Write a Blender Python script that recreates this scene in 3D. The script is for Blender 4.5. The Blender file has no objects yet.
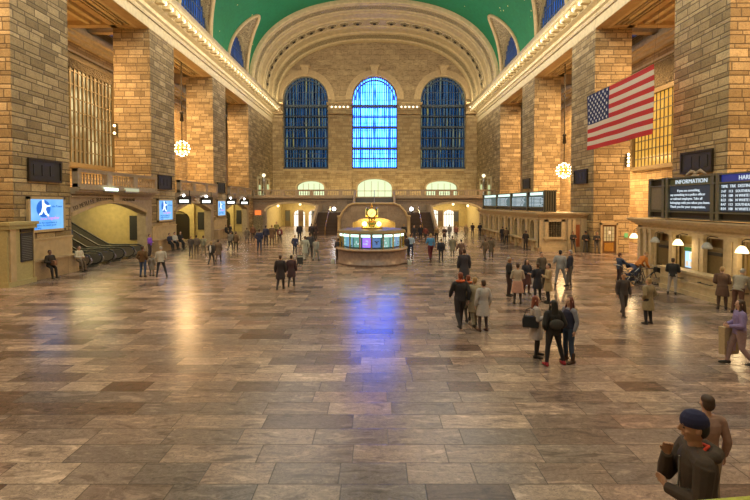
import bpy, bmesh, math, random
from math import sin, cos, pi, radians as R
from mathutils import Vector, Matrix
from mathutils.geometry import tessellate_polygon
random.seed(7)
C = bpy.context.scene.collection
CX, CZ, F, PITCH, HV, HU = 0.33, 4.15, 450.0, 0.026, 203.0, 376.5
PV = HV + F*math.tan(PITCH)

# ---------------------------------------------------------------- pixel -> place
def ray(u, v):
    a = (u-HU)/F; b = (PV-v)/F
    return Vector((a, cos(PITCH)+b*sin(PITCH), -sin(PITCH)+b*cos(PITCH)))
def G(u, v, z=0.0):
    d = ray(u, v); t = (z-CZ)/d.z
    return Vector((CX+d.x*t, d.y*t, z))
def P(u, v, y):
    d = ray(u, v); t = y/d.y
    return Vector((CX+d.x*t, y, CZ+d.z*t))
def PX(u, v, x):
    d = ray(u, v); t = (x-CX)/d.x
    return Vector((x, d.y*t, CZ+d.z*t))

# ---------------------------------------------------------------- mesh builder
class MB:
    def __init__(s): s.v = []; s.f = []
    def add(s, vs, fs):
        n = len(s.v); s.v += [tuple(p) for p in vs]; s.f += [tuple(i+n for i in f) for f in fs]; return s
    def box(s, x0, x1, y0, y1, z0, z1):
        vs = [(x0,y0,z0),(x1,y0,z0),(x1,y1,z0),(x0,y1,z0),(x0,y0,z1),(x1,y0,z1),(x1,y1,z1),(x0,y1,z1)]
        return s.add(vs, [(0,3,2,1),(4,5,6,7),(0,1,5,4),(1,2,6,5),(2,3,7,6),(3,0,4,7)])
    def grid(s, rows, closed=False):
        n = len(rows[0]); vs = [p for r in rows for p in r]; fs = []
        for i in range(len(rows)-1):
            for j in range(n if closed else n-1):
                k = (j+1) % n
                fs.append((i*n+j, i*n+k, (i+1)*n+k, (i+1)*n+j))
        return s.add(vs, fs)
    def prism(s, poly, holes, fn, a, b):
        """2-D outline with holes, mapped by fn(p, q, depth), thick from a to b"""
        loops = [poly]+list(holes)
        tris = tessellate_polygon([[Vector((p[0], p[1], 0)) for p in l] for l in loops])
        flat = [p for l in loops for p in l]; n = len(flat)
        vs = [fn(p[0], p[1], a) for p in flat]+[fn(p[0], p[1], b) for p in flat]
        fs = [tuple(t) for t in tris]+[tuple(i+n for i in reversed(t)) for t in tris]
        o = 0
        for l in loops:
            m = len(l)
            for i in range(m):
                j = (i+1) % m; fs.append((o+i, o+j, o+j+n, o+i+n))
            o += m
        return s.add(vs, fs)
    def tube(s, pts, rad, seg=8, side=None):
        """closed loft through pts; rad items are r or (r_side, r_other)"""
        pts = [Vector(p) for p in pts]; rows = []
        if not isinstance(rad, (list, tuple)) or (isinstance(rad, tuple)): rad = [rad]*len(pts)
        prev = None
        for i, p in enumerate(pts):
            t = (pts[min(i+1, len(pts)-1)]-pts[max(i-1, 0)]).normalized()
            h = Vector(side) if side else (prev if prev else (Vector((1,0,0)) if abs(t.x) < .8 else Vector((0,1,0))))
            a = (h-t*h.dot(t)).normalized(); b = t.cross(a); prev = a
            r = rad[i]; ra, rb = r if isinstance(r, tuple) else (r, r)
            rows.append([p+a*ra*cos(2*pi*k/seg)+b*rb*sin(2*pi*k/seg) for k in range(seg)])
        n0 = len(s.v); s.grid(rows, True)
        s.f.append(tuple(n0+k for k in reversed(range(seg))))
        s.f.append(tuple(n0+(len(rows)-1)*seg+k for k in range(seg)))
        return s
    def ball(s, c, r, seg=10, rings=7, M=None):
        rx, ry, rz = r if isinstance(r, tuple) else (r, r, r)
        c = Vector(c); rows = []
        for i in range(rings+1):
            t = pi*i/rings; t = min(max(t, .02), pi-.02)
            q = []
            for k in range(seg):
                a = 2*pi*k/seg; d = Vector((rx*sin(t)*cos(a), ry*sin(t)*sin(a), -rz*cos(t)))
                q.append(c+(M @ d if M else d))
            rows.append(q)
        n0 = len(s.v); s.grid(rows, True)
        s.f.append(tuple(n0+k for k in reversed(range(seg))))
        s.f.append(tuple(n0+rings*seg+k for k in range(seg)))
        return s
    def lathe(s, prof, c=(0,0,0), seg=24, a0=0, a1=2*pi):
        full = abs(a1-a0-2*pi) < 1e-6
        rows = [[(c[0]+r*cos(a0+(a1-a0)*k/seg), c[1]+r*sin(a0+(a1-a0)*k/seg), c[2]+z) for k in range(seg if full else seg+1)] for r, z in prof]
        return s.grid(rows, full)
    def build(s, name, m, parent=None, smooth=False, recalc=True):
        me = bpy.data.meshes.new(name); me.from_pydata(s.v, [], s.f)
        if recalc:
            b = bmesh.new(); b.from_mesh(me); bmesh.ops.recalc_face_normals(b, faces=b.faces); b.to_mesh(me); b.free()
        if smooth:
            me.shade_smooth()
        me.materials.append(m)
        o = bpy.data.objects.new(name, me); C.objects.link(o)
        if parent: o.parent = parent
        return o
def tag(o, label=None, cat=None, group=None, kind=None):
    if label: o['label'] = label
    if cat: o['category'] = cat
    if group: o['group'] = group
    if kind: o['kind'] = kind
    return o
def empty(name, loc=(0,0,0), rz=0, label=None, cat=None, group=None, kind=None):
    o = bpy.data.objects.new(name, None); C.objects.link(o); o.location = loc; o.rotation_euler = (0,0,rz)
    return tag(o, label, cat, group, kind)
def struct(o): o['kind'] = 'structure'; return o
def copy_tree(o, parent=None):
    c = o.copy(); C.objects.link(c)
    if parent: c.parent = parent
    for ch in list(o.children): copy_tree(ch, c)
    return c
def arch_pts(p0, p1, q0, qs, qt, n=14):
    """outline of an arched opening: bottom q0, springing qs, crown qt"""
    c = (p0+p1)/2; w = (p1-p0)/2
    return [(p0, q0)]+[(c-w*cos(pi*i/n), qs+(qt-qs)*sin(pi*i/n)) for i in range(n+1)]+[(p1, q0)]
def text(body, name, size, m, loc, rot, parent=None, depth=.01, align='LEFT', sx=1):
    cu = bpy.data.curves.new(name, 'FONT'); cu.body = body; cu.size = size; cu.extrude = depth; cu.align_x = align; cu.resolution_u = 2
    t = bpy.data.objects.new(name, cu); C.objects.link(t)
    bpy.context.view_layer.update()
    me = bpy.data.meshes.new_from_object(t.evaluated_get(bpy.context.evaluated_depsgraph_get()))
    bpy.data.objects.remove(t); me.materials.clear(); me.materials.append(m)
    M = Matrix.Translation(Vector(loc)) @ rot.to_4x4() @ Matrix.Diagonal((sx,1,1,1))
    me.transform(M)
    o = bpy.data.objects.new(name, me); C.objects.link(o)
    if parent: o.parent = parent
    return o
ROT_L = Matrix(((0,0,1),(1,0,0),(0,1,0)))      # text on a wall facing +x, reading along +y
ROT_R = Matrix(((0,0,-1),(-1,0,0),(0,1,0)))    # text on a wall facing -x, reading along -y
ROT_F = Matrix(((1,0,0),(0,0,-1),(0,1,0)))     # text facing -y

# ---------------------------------------------------------------- materials
class NT:
    def __init__(s, name):
        s.m = bpy.data.materials.new(name); s.m.use_nodes = True; s.t = s.m.node_tree
        s.b = s.t.nodes['Principled BSDF']; s.L = s.t.links
    def n(s, typ, **k):
        x = s.t.nodes.new(typ)
        for a, b in k.items(): setattr(x, a, b)
        return x
    def l(s, a, b): s.L.new(a, b)
    def math(s, op, a, b=None, c=None):
        x = s.n('ShaderNodeMath', operation=op)
        for i, q in enumerate((a, b, c)):
            if q is None: continue
            if isinstance(q, (int, float)): x.inputs[i].default_value = q
            else: s.l(q, x.inputs[i])
        return x.outputs[0]
    def mix(s, f, a, b, typ='MIX'):
        x = s.n('ShaderNodeMixRGB', blend_type=typ)
        for i, q in enumerate((f, a, b)):
            if isinstance(q, (int, float)): x.inputs[i].default_value = q
            elif isinstance(q, tuple): x.inputs[i].default_value = (*q, 1)
            else: s.l(q, x.inputs[i])
        return x.outputs[0]
    def ramp(s, f, stops, const=False):
        x = s.n('ShaderNodeValToRGB'); s.l(f, x.inputs[0]); r = x.color_ramp
        if const: r.interpolation = 'CONSTANT'
        while len(r.elements) < len(stops): r.elements.new(.5)
        for e, (p, c) in zip(r.elements, stops): e.position = p; e.color = (*c, 1) if len(c) == 3 else c
        return x.outputs[0]
    def noise(s, vec, scale, detail=3, rough=.5, out=0, dist=0):
        x = s.n('ShaderNodeTexNoise'); x.inputs['Scale'].default_value = scale; x.inputs['Detail'].default_value = detail
        x.inputs['Roughness'].default_value = rough; x.inputs['Distortion'].default_value = dist
        if vec is not None: s.l(vec, x.inputs['Vector'])
        return x.outputs[out]
    def bump(s, h, strength=.3, dist=.02):
        x = s.n('ShaderNodeBump'); x.inputs['Strength'].default_value = strength; x.inputs['Distance'].default_value = dist
        s.l(h, x.inputs['Height']); s.l(x.outputs[0], s.b.inputs['Normal'])
    def set(s, **k):
        for a, v in k.items():
            a = {'rough':'Roughness','metal':'Metallic','spec':'Specular IOR Level','emit':'Emission Strength','alpha':'Alpha','trans':'Transmission Weight'}.get(a, a)
            s.b.inputs[a].default_value = v
        return s
    def color(s, c):
        if isinstance(c, tuple): s.b.inputs['Base Color'].default_value = (*c, 1)
        else: s.l(c, s.b.inputs['Base Color'])
MC = {}
def plain(name, c, rough=.6, metal=0, scale=12, amt=.25, bump=.15, bs=40, emit=0, ec=None):
    if name in MC: return MC[name]
    t = NT(name); g = t.n('ShaderNodeNewGeometry')
    nz = t.noise(g.outputs['Position'], scale, 4)
    f = t.math('MULTIPLY_ADD', nz, amt*2, 1-amt)
    vv = t.n('ShaderNodeHueSaturation'); vv.inputs['Color'].default_value = (*c, 1); t.l(f, vv.inputs['Value'])
    t.color(vv.outputs[0]); t.set(rough=rough, metal=metal)
    if bump: t.bump(t.noise(g.outputs['Position'], bs, 3), bump, .01)
    if emit:
        t.b.inputs['Emission Color'].default_value = (*(ec or c), 1); t.set(emit=emit)
    MC[name] = t.m; return t.m
def emitter(name, c, s):
    if name in MC: return MC[name]
    t = NT(name); t.color((0.02,0.02,0.02)); t.b.inputs['Emission Color'].default_value = (*c, 1); t.set(emit=s, rough=.4)
    MC[name] = t.m; return t.m
def blocks(t, U, V, h, wmin, wr, thin=0, seam=.012):
    """random ashlar / tile coursing -> (random value, seam mask)"""
    tt = t.math('DIVIDE', V, h); k = t.math('FLOOR', tt); fr = t.math('FRACT', tt)
    if thin:
        s = t.math('GREATER_THAN', fr, 1-thin)
        row = t.math('MULTIPLY_ADD', k, 2, s)
        a = t.math('SUBTRACT', fr, t.math('MULTIPLY', s, 1-thin))
        hh = t.math('MULTIPLY_ADD', s, h*(2*thin-1), h*(1-thin))
        fv = t.math('MULTIPLY', a, h)
    else:
        row = k; fv = t.math('MULTIPLY', fr, h); hh = h
    wn = t.n('ShaderNodeTexWhiteNoise', noise_dimensions='1D'); t.l(row, wn.inputs['W'])
    w = t.math('MULTIPLY_ADD', wn.outputs['Value'], wr, wmin)
    wn2 = t.n('ShaderNodeTexWhiteNoise', noise_dimensions='1D'); t.l(t.math('ADD', row, 51.3), wn2.inputs['W'])
    cu = t.math('MULTIPLY_ADD', wn2.outputs['Value'], 17.3, t.math('DIVIDE', U, w))
    col = t.math('FLOOR', cu); fu0 = t.math('FRACT', cu)
    # split some of the blocks in two so lengths vary along a course
    fu = t.math('MULTIPLY', fu0, w)
    e = t.math('MINIMUM', t.math('MINIMUM', fu, t.math('SUBTRACT', w, fu)), t.math('MINIMUM', fv, t.math('SUBTRACT', hh, fv)))
    cb = t.n('ShaderNodeCombineXYZ'); t.l(row, cb.inputs[0]); t.l(col, cb.inputs[1])
    wc = t.n('ShaderNodeTexWhiteNoise', noise_dimensions='3D'); t.l(cb.outputs[0], wc.inputs['Vector'])
    mask = t.math('SMOOTH_MIN', t.math('DIVIDE', e, seam), 1, .3)
    return wc.outputs['Value'], mask, wc.outputs['Color']
def uv_wall(t):
    g = t.n('ShaderNodeNewGeometry'); sp = t.n('ShaderNodeSeparateXYZ'); t.l(g.outputs['Position'], sp.inputs[0])
    return g, t.math('ADD', sp.outputs[0], sp.outputs[1]), sp
def stone(name, stops, h=.95, thin=.32, wmin=.9, wr=.9, seam=.03, bump=.6, seamc=(.10,.07,.04), veins=.35, rough_veins=False):
    t = NT(name); g, U, sp = uv_wall(t)
    rv, mask, rc = blocks(t, U, sp.outputs[2], h, wmin, wr, thin, seam)
    c = t.ramp(rv, stops)
    n1 = t.noise(g.outputs['Position'], 1.3, 5, .6)
    if rough_veins:
        st = t.n('ShaderNodeMapping'); t.l(g.outputs['Position'], st.inputs[0]); st.inputs['Scale'].default_value = (1,1,3); n2 = t.noise(st.outputs[0], 1.1, 8, .75, dist=1.2)
    else: n2 = t.noise(g.outputs['Position'], 9, 4, .65, dist=1.5)
    c = t.mix(veins, c, t.ramp(n2, [(.3, (.35,.28,.2)), (.5, (1,1,1)), (.7, (1.3,1.25,1.15))]), 'MULTIPLY')
    c = t.mix(.45, c, t.ramp(n1, [(.3, (.6,.55,.5)), (.7, (1.2,1.2,1.2))]), 'MULTIPLY')
    c = t.mix(mask, seamc, c); t.color(c); t.set(rough=.75)
    t.bump(t.math('MULTIPLY_ADD', n2, .35, mask), bump, .03)
    return t.m
M = {}
M['pier'] = stone('pier_stone', [(0,(.25,.18,.085)),(.3,(.36,.265,.13)),(.75,(.46,.345,.18)),(1,(.58,.45,.25))], h=.68, thin=.34, wmin=.75, wr=.75, seam=.045, bump=.9, veins=.6)
M['wallw'] = stone('warm_wall_stone', [(0,(.42,.28,.12)),(.5,(.52,.37,.17)),(1,(.62,.46,.23))], h=.66, thin=.35, wmin=.8, wr=.7)
M['east'] = stone('end_wall_stone', [(0,(.36,.25,.12)),(.5,(.45,.33,.17)),(1,(.54,.41,.22))], h=.72, thin=.33, wmin=.8, wr=.7)
M['tymp'] = stone('tympanum_stone', [(0,(.34,.25,.14)),(1,(.42,.32,.18))], h=.9, thin=0, wmin=1.5, wr=1.5, seam=.02, bump=1, veins=1, seamc=(.2,.14,.08), rough_veins=True)
M['plinth'] = stone('plinth_stone', [(0,(.36,.25,.14)),(1,(.48,.35,.2))], h=1.3, thin=0, wmin=2, wr=1.5, seam=.015, bump=.25)
M['gray'] = stone('grey_marble', [(0,(.27,.21,.16)),(1,(.36,.29,.22))], h=1.0, thin=0, wmin=1.6, wr=1, seam=.012, bump=.3, veins=.6)
def smooth_stone(name, c, amt=.3, sc=3): return plain(name, c, rough=.6, scale=sc, amt=amt, bump=.3, bs=14)
M['cream'] = smooth_stone('cream_stone', (.62,.52,.32))
M['tan'] = smooth_stone('tan_stone', (.50,.37,.2))
M['yellow'] = smooth_stone('yellow_plaster', (.50,.39,.16))
M['ticket'] = smooth_stone('ticket_office_stone', (.52,.40,.23), .3, 5)
M['greyst'] = smooth_stone('grey_carved_stone', (.36,.28,.19), .35, 4)
def floor_mat():
    t = NT('marble_floor'); g = t.n('ShaderNodeNewGeometry'); sp = t.n('ShaderNodeSeparateXYZ'); t.l(g.outputs['Position'], sp.inputs[0])
    rv, mask, rc = blocks(t, sp.outputs[0], sp.outputs[1], .545, .95, .75, 0, .013)
    c = t.ramp(rv, [(0,(.12,.075,.06)),(.13,(.20,.15,.125)),(.4,(.37,.285,.23)),(.6,(.19,.16,.145)),(.8,(.50,.395,.31)),(1,(.27,.185,.15))])
    vec = t.n('ShaderNodeVectorMath', operation='MULTIPLY_ADD'); t.l(rc, vec.inputs[0]); vec.inputs[1].default_value = (30,30,30); t.l(g.outputs['Position'], vec.inputs[2])
    st = t.n('ShaderNodeMapping'); t.l(vec.outputs[0], st.inputs[0]); st.inputs['Rotation'].default_value = (0,0,.5); st.inputs['Scale'].default_value = (1,3.6,1)
    n1 = t.noise(st.outputs[0], 1.5, 6, .6, dist=1.2)
    n2 = t.noise(vec.outputs[0], 14, 5, .7, dist=.6)
    c = t.mix(.8, c, t.ramp(n1, [(.34,(.30,.24,.24)),(.43,(.66,.58,.57)),(.48,(1.0,.92,.90)),(.498,(.34,.27,.26)),(.515,(1.04,.95,.92)),(.56,(.70,.62,.60)),(.60,(1.2,1.1,1.05)),(.68,(1.55,1.42,1.35))]), 'MULTIPLY')
    c = t.mix(.5, c, t.ramp(n2, [(.3,(.4,.4,.4)),(.7,(1.4,1.4,1.4))]), 'MULTIPLY')
    c = t.mix(mask, (.03,.022,.018), c); t.color(c)
    rg = t.math('MULTIPLY_ADD', n2, .14, .17); t.l(rg, t.b.inputs['Roughness']); t.set(spec=.55)
    nn = t.noise(g.outputs['Position'], 3.0, 2)
    t.bump(t.math('ADD', t.math('MULTIPLY', mask, .6), t.math('MULTIPLY', nn, .25)), .12, .02)
    return t.m
M['floor'] = floor_mat()
def vault_mat():
    t = NT('green_vault_paint'); g = t.n('ShaderNodeNewGeometry'); p = g.outputs['Position']
    c = t.mix(t.noise(p, .25, 5, .6), (.0,.125,.042), (.01,.2,.08))
    c = t.mix(.4, c, t.ramp(t.noise(p, 2.5, 5, .7), [(.3,(.55,.6,.55)),(.7,(1.3,1.3,1.3))]), 'MULTIPLY')
    vo = t.n('ShaderNodeTexVoronoi'); vo.inputs['Scale'].default_value = .7; t.l(p, vo.inputs['Vector'])
    star = t.math('LESS_THAN', vo.outputs['Distance'], .07)
    c = t.mix(star, c, (.75,.6,.25))
    t.color(c); t.set(rough=.75); return t.m
M['vault'] = vault_mat()
def ornament(name, c1, c2, sc=3.0):
    t = NT(name); g = t.n('ShaderNodeNewGeometry'); p = g.outputs['Position']
    vo = t.n('ShaderNodeTexVoronoi', feature='SMOOTH_F1'); vo.inputs['Scale'].default_value = sc; t.l(p, vo.inputs['Vector'])
    n = t.noise(p, sc*1.6, 4, .6, dist=3)
    h = t.math('ADD', vo.outputs['Distance'], n)
    t.color(t.mix(t.ramp(n, [(.35,(0,0,0)),(.6,(1,1,1))]), c1, c2)); t.set(rough=.7); t.bump(h, 1.0, .25); return t.m
M['relief'] = ornament('carved_relief', (.12,.08,.045), (.62,.5,.3), 2.4)
M['relief2'] = ornament('carved_band', (.13,.09,.045), (.62,.5,.28), 4)
M['coffer'] = ornament('coffer_ceiling', (.45,.32,.15), (.55,.40,.2), 5)
M['bronze'] = plain('dark_bronze', (.055,.045,.03), .45, .6, bump=.1)
M['bronze2'] = plain('grille_bronze', (.20,.15,.07), .5, .5, bump=.1)
M['brass'] = plain('polished_brass', (.8,.55,.18), .25, 1, amt=.1, bump=.05)
M['steel'] = plain('brushed_steel', (.45,.43,.4), .35, .9, amt=.15, bump=.05)
M['rubber'] = plain('black_rubber', (.02,.02,.02), .45)
M['dark'] = plain('dark_panel', (.03,.028,.026), .5)
M['darkstair'] = plain('dark_brown_tread', (.07,.04,.025), .6)
M['mull'] = plain('window_bar_metal', (.07,.10,.14), .6, .2)
M['mullw'] = plain('window_frame_pale', (.16,.17,.15), .6, .2)
M['white'] = plain('white_lettering', (.85,.85,.82), .5, amt=.02, bump=0)
M['letter'] = plain('carved_dark_lettering', (.10,.07,.045), .7)
M['wlet'] = emitter('lit_white_lettering', (.8,.92,1), .7)
M['bulb'] = emitter('warm_bulb', (1,.72,.34), 9)
M['bulbc'] = emitter('cornice_bulb', (1,.86,.58), 2.2)
M['coolbulb'] = emitter('cool_white_bulb', (.92,.96,1), 14)
M['lamp'] = emitter('lit_lamp_glass', (1,.78,.42), 2.6)
M['signl'] = emitter('lit_sign_face', (.9,.93,.85), 2.0)
M['greenl'] = emitter('lit_green_white_window', (.72,.86,.5), .95)
M['orange'] = emitter('orange_lit_panel', (1,.22,.04), .9)
def pane(name, tint, gl=.12, per=0, ph=0):
    t = NT(name); t.t.nodes.remove(t.b); out = [n for n in t.t.nodes if n.type == 'OUTPUT_MATERIAL'][0]
    g = t.n('ShaderNodeNewGeometry'); p = g.outputs['Position']
    sc = t.n('ShaderNodeVectorMath', operation='MULTIPLY'); sc.inputs[1].default_value = (3.2,3.2,.18); t.l(p, sc.inputs[0])
    n = t.noise(sc.outputs[0], 1.0, 3, .6)
    if per:                                   # upright stripes of bright and dim daylight put into the tint
        sp = t.n('ShaderNodeSeparateXYZ'); t.l(p, sp.inputs[0])
        s = t.math('SINE', t.math('MULTIPLY', t.math('ADD', t.math('ADD', sp.outputs[0], sp.outputs[1]), ph), 2*pi/per))
        n = t.math('MULTIPLY_ADD', s, .16, n)
    c = t.ramp(n, tint)
    tr = t.n('ShaderNodeBsdfTransparent'); t.l(c, tr.inputs[0])
    gb = t.n('ShaderNodeBsdfGlossy'); gb.inputs['Roughness'].default_value = .3
    mx = t.n('ShaderNodeMixShader'); mx.inputs[0].default_value = gl
    t.l(tr.outputs[0], mx.inputs[1]); t.l(gb.outputs[0], mx.inputs[2]); t.l(mx.outputs[0], out.inputs[0])
    return t.m
M['glass_c'] = pane('bright_daylight_tint', [(.3,(.04,.18,.6)),(.46,(.10,.38,.9)),(.52,(.45,.78,1.3)),(.7,(.6,.9,1.5))], .0, 8.1/21, 4.05-81.85-8.1/84)  # brighter daylight behind the centre window put into the pane tint
M['glass_s'] = pane('dim_daylight_tint', [(.3,(.012,.025,.03)),(.42,(.035,.07,.09)),(.54,(.09,.14,.16)),(.64,(.14,.18,.16)),(.72,(.4,.28,.1))], .0, 8.1/14, .1)  # dimmer daylight and lit yellow specks put into the side panes' tint
M['glass_l'] = pane('blue_lunette_glass', [(.3,(.02,.07,.13)),(.6,(.08,.2,.3))], .0)
M['glass_g'] = pane('yellow_grille_glass', [(.3,(.8,.75,.6)),(.6,(1,1,1))], .05)

# ---------------------------------------------------------------- the hall
HX = 18.3; XB = 21.3; XC = 27.0; OPZ = 18.5; YE = 81.0; BZ = 5.1; VY = 66.0
PIERS = [(-5.3,-1.0),(8.9,13.2),(23.1,27.4),(37.3,41.7),(51.5,55.8),(65.7,81.0)]
struct(MB().box(-30,30,-9,96,-.3,0).build('floor', M['floor']))
for sd, nm in ((-1,'wall_left'),(1,'wall_right')):
    X = lambda a, b: (min(sd*a, sd*b), max(sd*a, sd*b))
    for i, (y0, y1) in enumerate(PIERS):
        m = MB(); x0, x1 = X(HX, XB); m.box(x0, x1, y0, y1, 0, OPZ)
        o = struct(m.build(nm, M['pier']))
        if i < 5 and y1 > 20 and sd < 0:
            m = MB(); x0, x1 = X(HX-.5, HX+.02); m.box(x0, x1, y0+.05, y1-.05, 0, 1.0)
            x0, x1 = X(HX-.56, HX+.02); m.box(x0, x1, y0, y1, .97, 1.06)
            m.build('plinth', M['plinth'], o)
            m = MB(); x0, x1 = X(HX-.06, HX+.02); m.box(x0, x1, y0-.02, y1+.02, 1.06, 2.1)
            x0, x1 = X(HX-.10, HX+.02); m.box(x0, x1, y0-.05, y1+.05, 2.1, 2.2)
            m.build('stone_course', M['tan'], o)
    # outer wall of the side corridor, upper wall over the openings
    x0, x1 = X(XC, XC+.6)
    if sd < 0:
        struct(MB().box(x0, x1, 37.3, 81, 0, 22).build(nm, M['wallw']))
        struct(MB().box(x0, x1, -9, 27.4, 0, 22).build(nm, M['wallw'])); struct(MB().box(x0, x1, 27.4, 37.3, 4.6, 22).build(nm, M['wallw']))
        struct(MB().box(-32, -31.6, 27.2, 37.5, 0, 9).build(nm, M['yellow'])); struct(MB().box(-31.6, -21.3, 27.2, 27.4, 0, 4.75).build(nm, M['yellow'])); struct(MB().box(-31.6, -27.6, 27.2, 27.4, 4.75, 9).build(nm, M['yellow'])); struct(MB().box(-31.6, -27, 37.3, 37.5, 0, 9).build(nm, M['yellow'])); struct(MB().box(-32, -27.6, 27.2, 37.5, 9, 9.2).build('ceiling', M['yellow']))
    else: struct(MB().box(x0, x1, -9, 81, 0, 22).build(nm, M['wallw']))
    x0, x1 = X(HX, HX+1.2)
    struct(MB().box(x0, x1, -6, 81, OPZ, 21.6).build(nm, M['cream']))
    # soffits of the openings, with coffers
    for k in range(5):
        y0, y1 = PIERS[k][1], PIERS[k+1][0]; deep = XC if k < 3 else XB+.2
        if k in (3, 4): deep = XB+.2
        m = MB(); x0, x1 = X(HX+1.2, deep); m.box(x0, x1, y0, y1, OPZ+.35, OPZ+.9)
        a0, a1 = X(HX+.02, HX+.9); m.box(a0, a1, y0, y1, OPZ-.02, OPZ+.4)
        a0, a1 = X(deep-.5, deep); m.box(a0, a1, y0, y1, OPZ, OPZ+.4)
        for q in range(1): 
            m.box(x0, x1, y0, y0+.6, OPZ, OPZ+.4); m.box(x0, x1, y1-.6, y1, OPZ, OPZ+.4)
        a0, a1 = X(XB-.5, XB); m.box(a0, a1, y0, y1, OPZ, OPZ+.4)
        if k == 2: pass
        o = struct(m.build('ceiling', M['tan']))
        m = MB()
        a0, a1 = X(HX+1.3, XB-.7)
        m.box(a0, a1, y0+1.0, y1-1.0, OPZ+.18, OPZ+.36)
        a0, a1 = X(HX+1.6, XB-1.0)
        m.box(a0, a1, y0+1.4, y1-1.4, OPZ+.1, OPZ+.2)
        a0, a1 = X(HX+1.9, XB-1.3)
        m.build('coffer', M['coffer'], o)
        m = MB(); m.box(a0, a1, y0+1.8, y1-1.8, OPZ+.02, OPZ+.12); 
        for q in (1.15, 1.45): a0, a1 = X(HX+q, HX+q+.1); m.box(a0, a1, y0+.6, y1-.6, OPZ+.02, OPZ+.2)
        for q in (.75, 1.1): a0, a1 = X(XB-q, XB-q+.1); m.box(a0, a1, y0+.6, y1-.6, OPZ+.02, OPZ+.2)
        if k < 3:
            for q in (XB+.6, XB+1.5, XC-1.6, XC-.9): a0, a1 = X(q, q+.35); m.box(a0, a1, y0, y1, OPZ+.1, OPZ+.36)
        m.build('coffer_moulding', M['cream'], o)
    m = MB(); x0, x1 = X(XB, XC+.6); m.box(x0, x1, -9, 81, 21.2, 21.5); m.box(x0, x1, 81, 81.3, 0, 21.5)
    struct(m.build('ceiling', M['tan']))
    m = MB(); x0, x1 = X(XB-.2, XC)
    for yy in (42.2, 48, 54, 60, 66, 72): m.box(x0, x1, yy, yy+.7, 20.0, 21.2)
    struct(m.build('trim_%d' % (1 if sd < 0 else 2), M['tan']))
    # back wall cornice
    m = MB()
    for (dx, z0, z1) in ((.25,17.6,17.8),(.45,18.6,18.9),(.8,18.9,19.2),(1.1,19.2,19.6),(.5,19.9,20.2)):
        a0, a1 = X(XC-dx, XC); m.box(a0, a1, 13, 80, z0, z1)
    struct(m.build('trim_%d' % (3 if sd < 0 else 4), M['cream']))
    # main cornice, with the row of bulbs
    m = MB()
    prof = [(0,19.3),(.12,19.3),(.2,19.5),(.12,19.55),(.12,19.62),(.3,19.75),(.3,19.85),(.1,19.9),(.1,20.25),(.35,20.35),(.5,20.42),(.5,20.5),(.55,20.5),(.55,20.95),(1.35,20.95),(1.35,21.1),(1.5,21.3),(1.55,21.45),(0,21.6)]
    def cornice(m, y0, y1):
        m.prism([(p, q) for p, q in prof], [], lambda p, q, d: (sd*(HX-p), d, q), y0, y1)
    cornice(m, -6, 81)
    oc = struct(m.build('trim_%d' % (5 if sd < 0 else 6), M['cream']))
    m = MB(); n = 0; y = 14.0
    while y < 80.6:
        x0, x1 = X(HX-.5, HX-1.2); m.box(x0, x1, y, y+.5, 20.5, 20.95); y += 1.22
    m.build('modillions', M['cream'], oc)['kind'] = 'stuff'
    m = MB().ball((0,0,0), .19, 10, 6); bo = m.build('bulb', M['bulbc'], oc, True)
    y = 14.0; first = True
    while y < 80:
        b = bo if first else bo.copy()
        if not first: C.objects.link(b)
        b.location = (sd*(HX-1.05), y+.66, 20.72); first = False; y += 1.22
# end wall with three tall arched windows
WIN = [(-16.4,-8.3),(-4.05,4.05),(8.2,16.3)]
LOW = [(-14.0,-9.1,8.1),(-3.1,3.1,8.5),(9.3,14.9,8.1)]
W0, WS, WT = 10.3, 22.7, 26.8
fnE = lambda p, q, d: (p, d, q)
holes = [arch_pts(a, b, W0, WS, WT, 20) for a, b in WIN]+[arch_pts(a, b, 5.1, 7.0, t, 10) for a, b, t in LOW]
struct(MB().prism([(-19.5,3),(19.5,3),(19.5,20.9),(-19.5,20.9)], [h[:0]+h for h in []], fnE, YE+1.6, YE+1.7).build('wall_east', M['east'])) if False else None
lowh = [[(a, W0), (a, 20.9), (b, 20.9), (b, W0)] for a, b in WIN]
uph = []
outer = [(-19.4, 0), (-19.4, 20.9)]
for a, b in WIN: outer += [(a, 20.9), (a, W0), (b, W0), (b, 20.9)]
outer += [(19.4, 20.9), (19.4, 0)]
struct(MB().prism(outer, [arch_pts(a, b, 5.1, 7.0, t, 10) for a, b, t in LOW], fnE, YE, YE+1.3).build('wall_east', M['east']))
outer = [(-19.4, 20.9)]
for a, b in WIN: outer += [(a, 20.9)]+arch_pts(a, b, 20.9, WS, WT, 24)[1:-1]+[(b, 20.9)]
outer += [(19.4, 20.9), (19.4, 35), (-19.4, 35)]
struct(MB().prism(outer, [], fnE, YE, YE+1.3).build('wall_east', M['tymp']))
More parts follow.
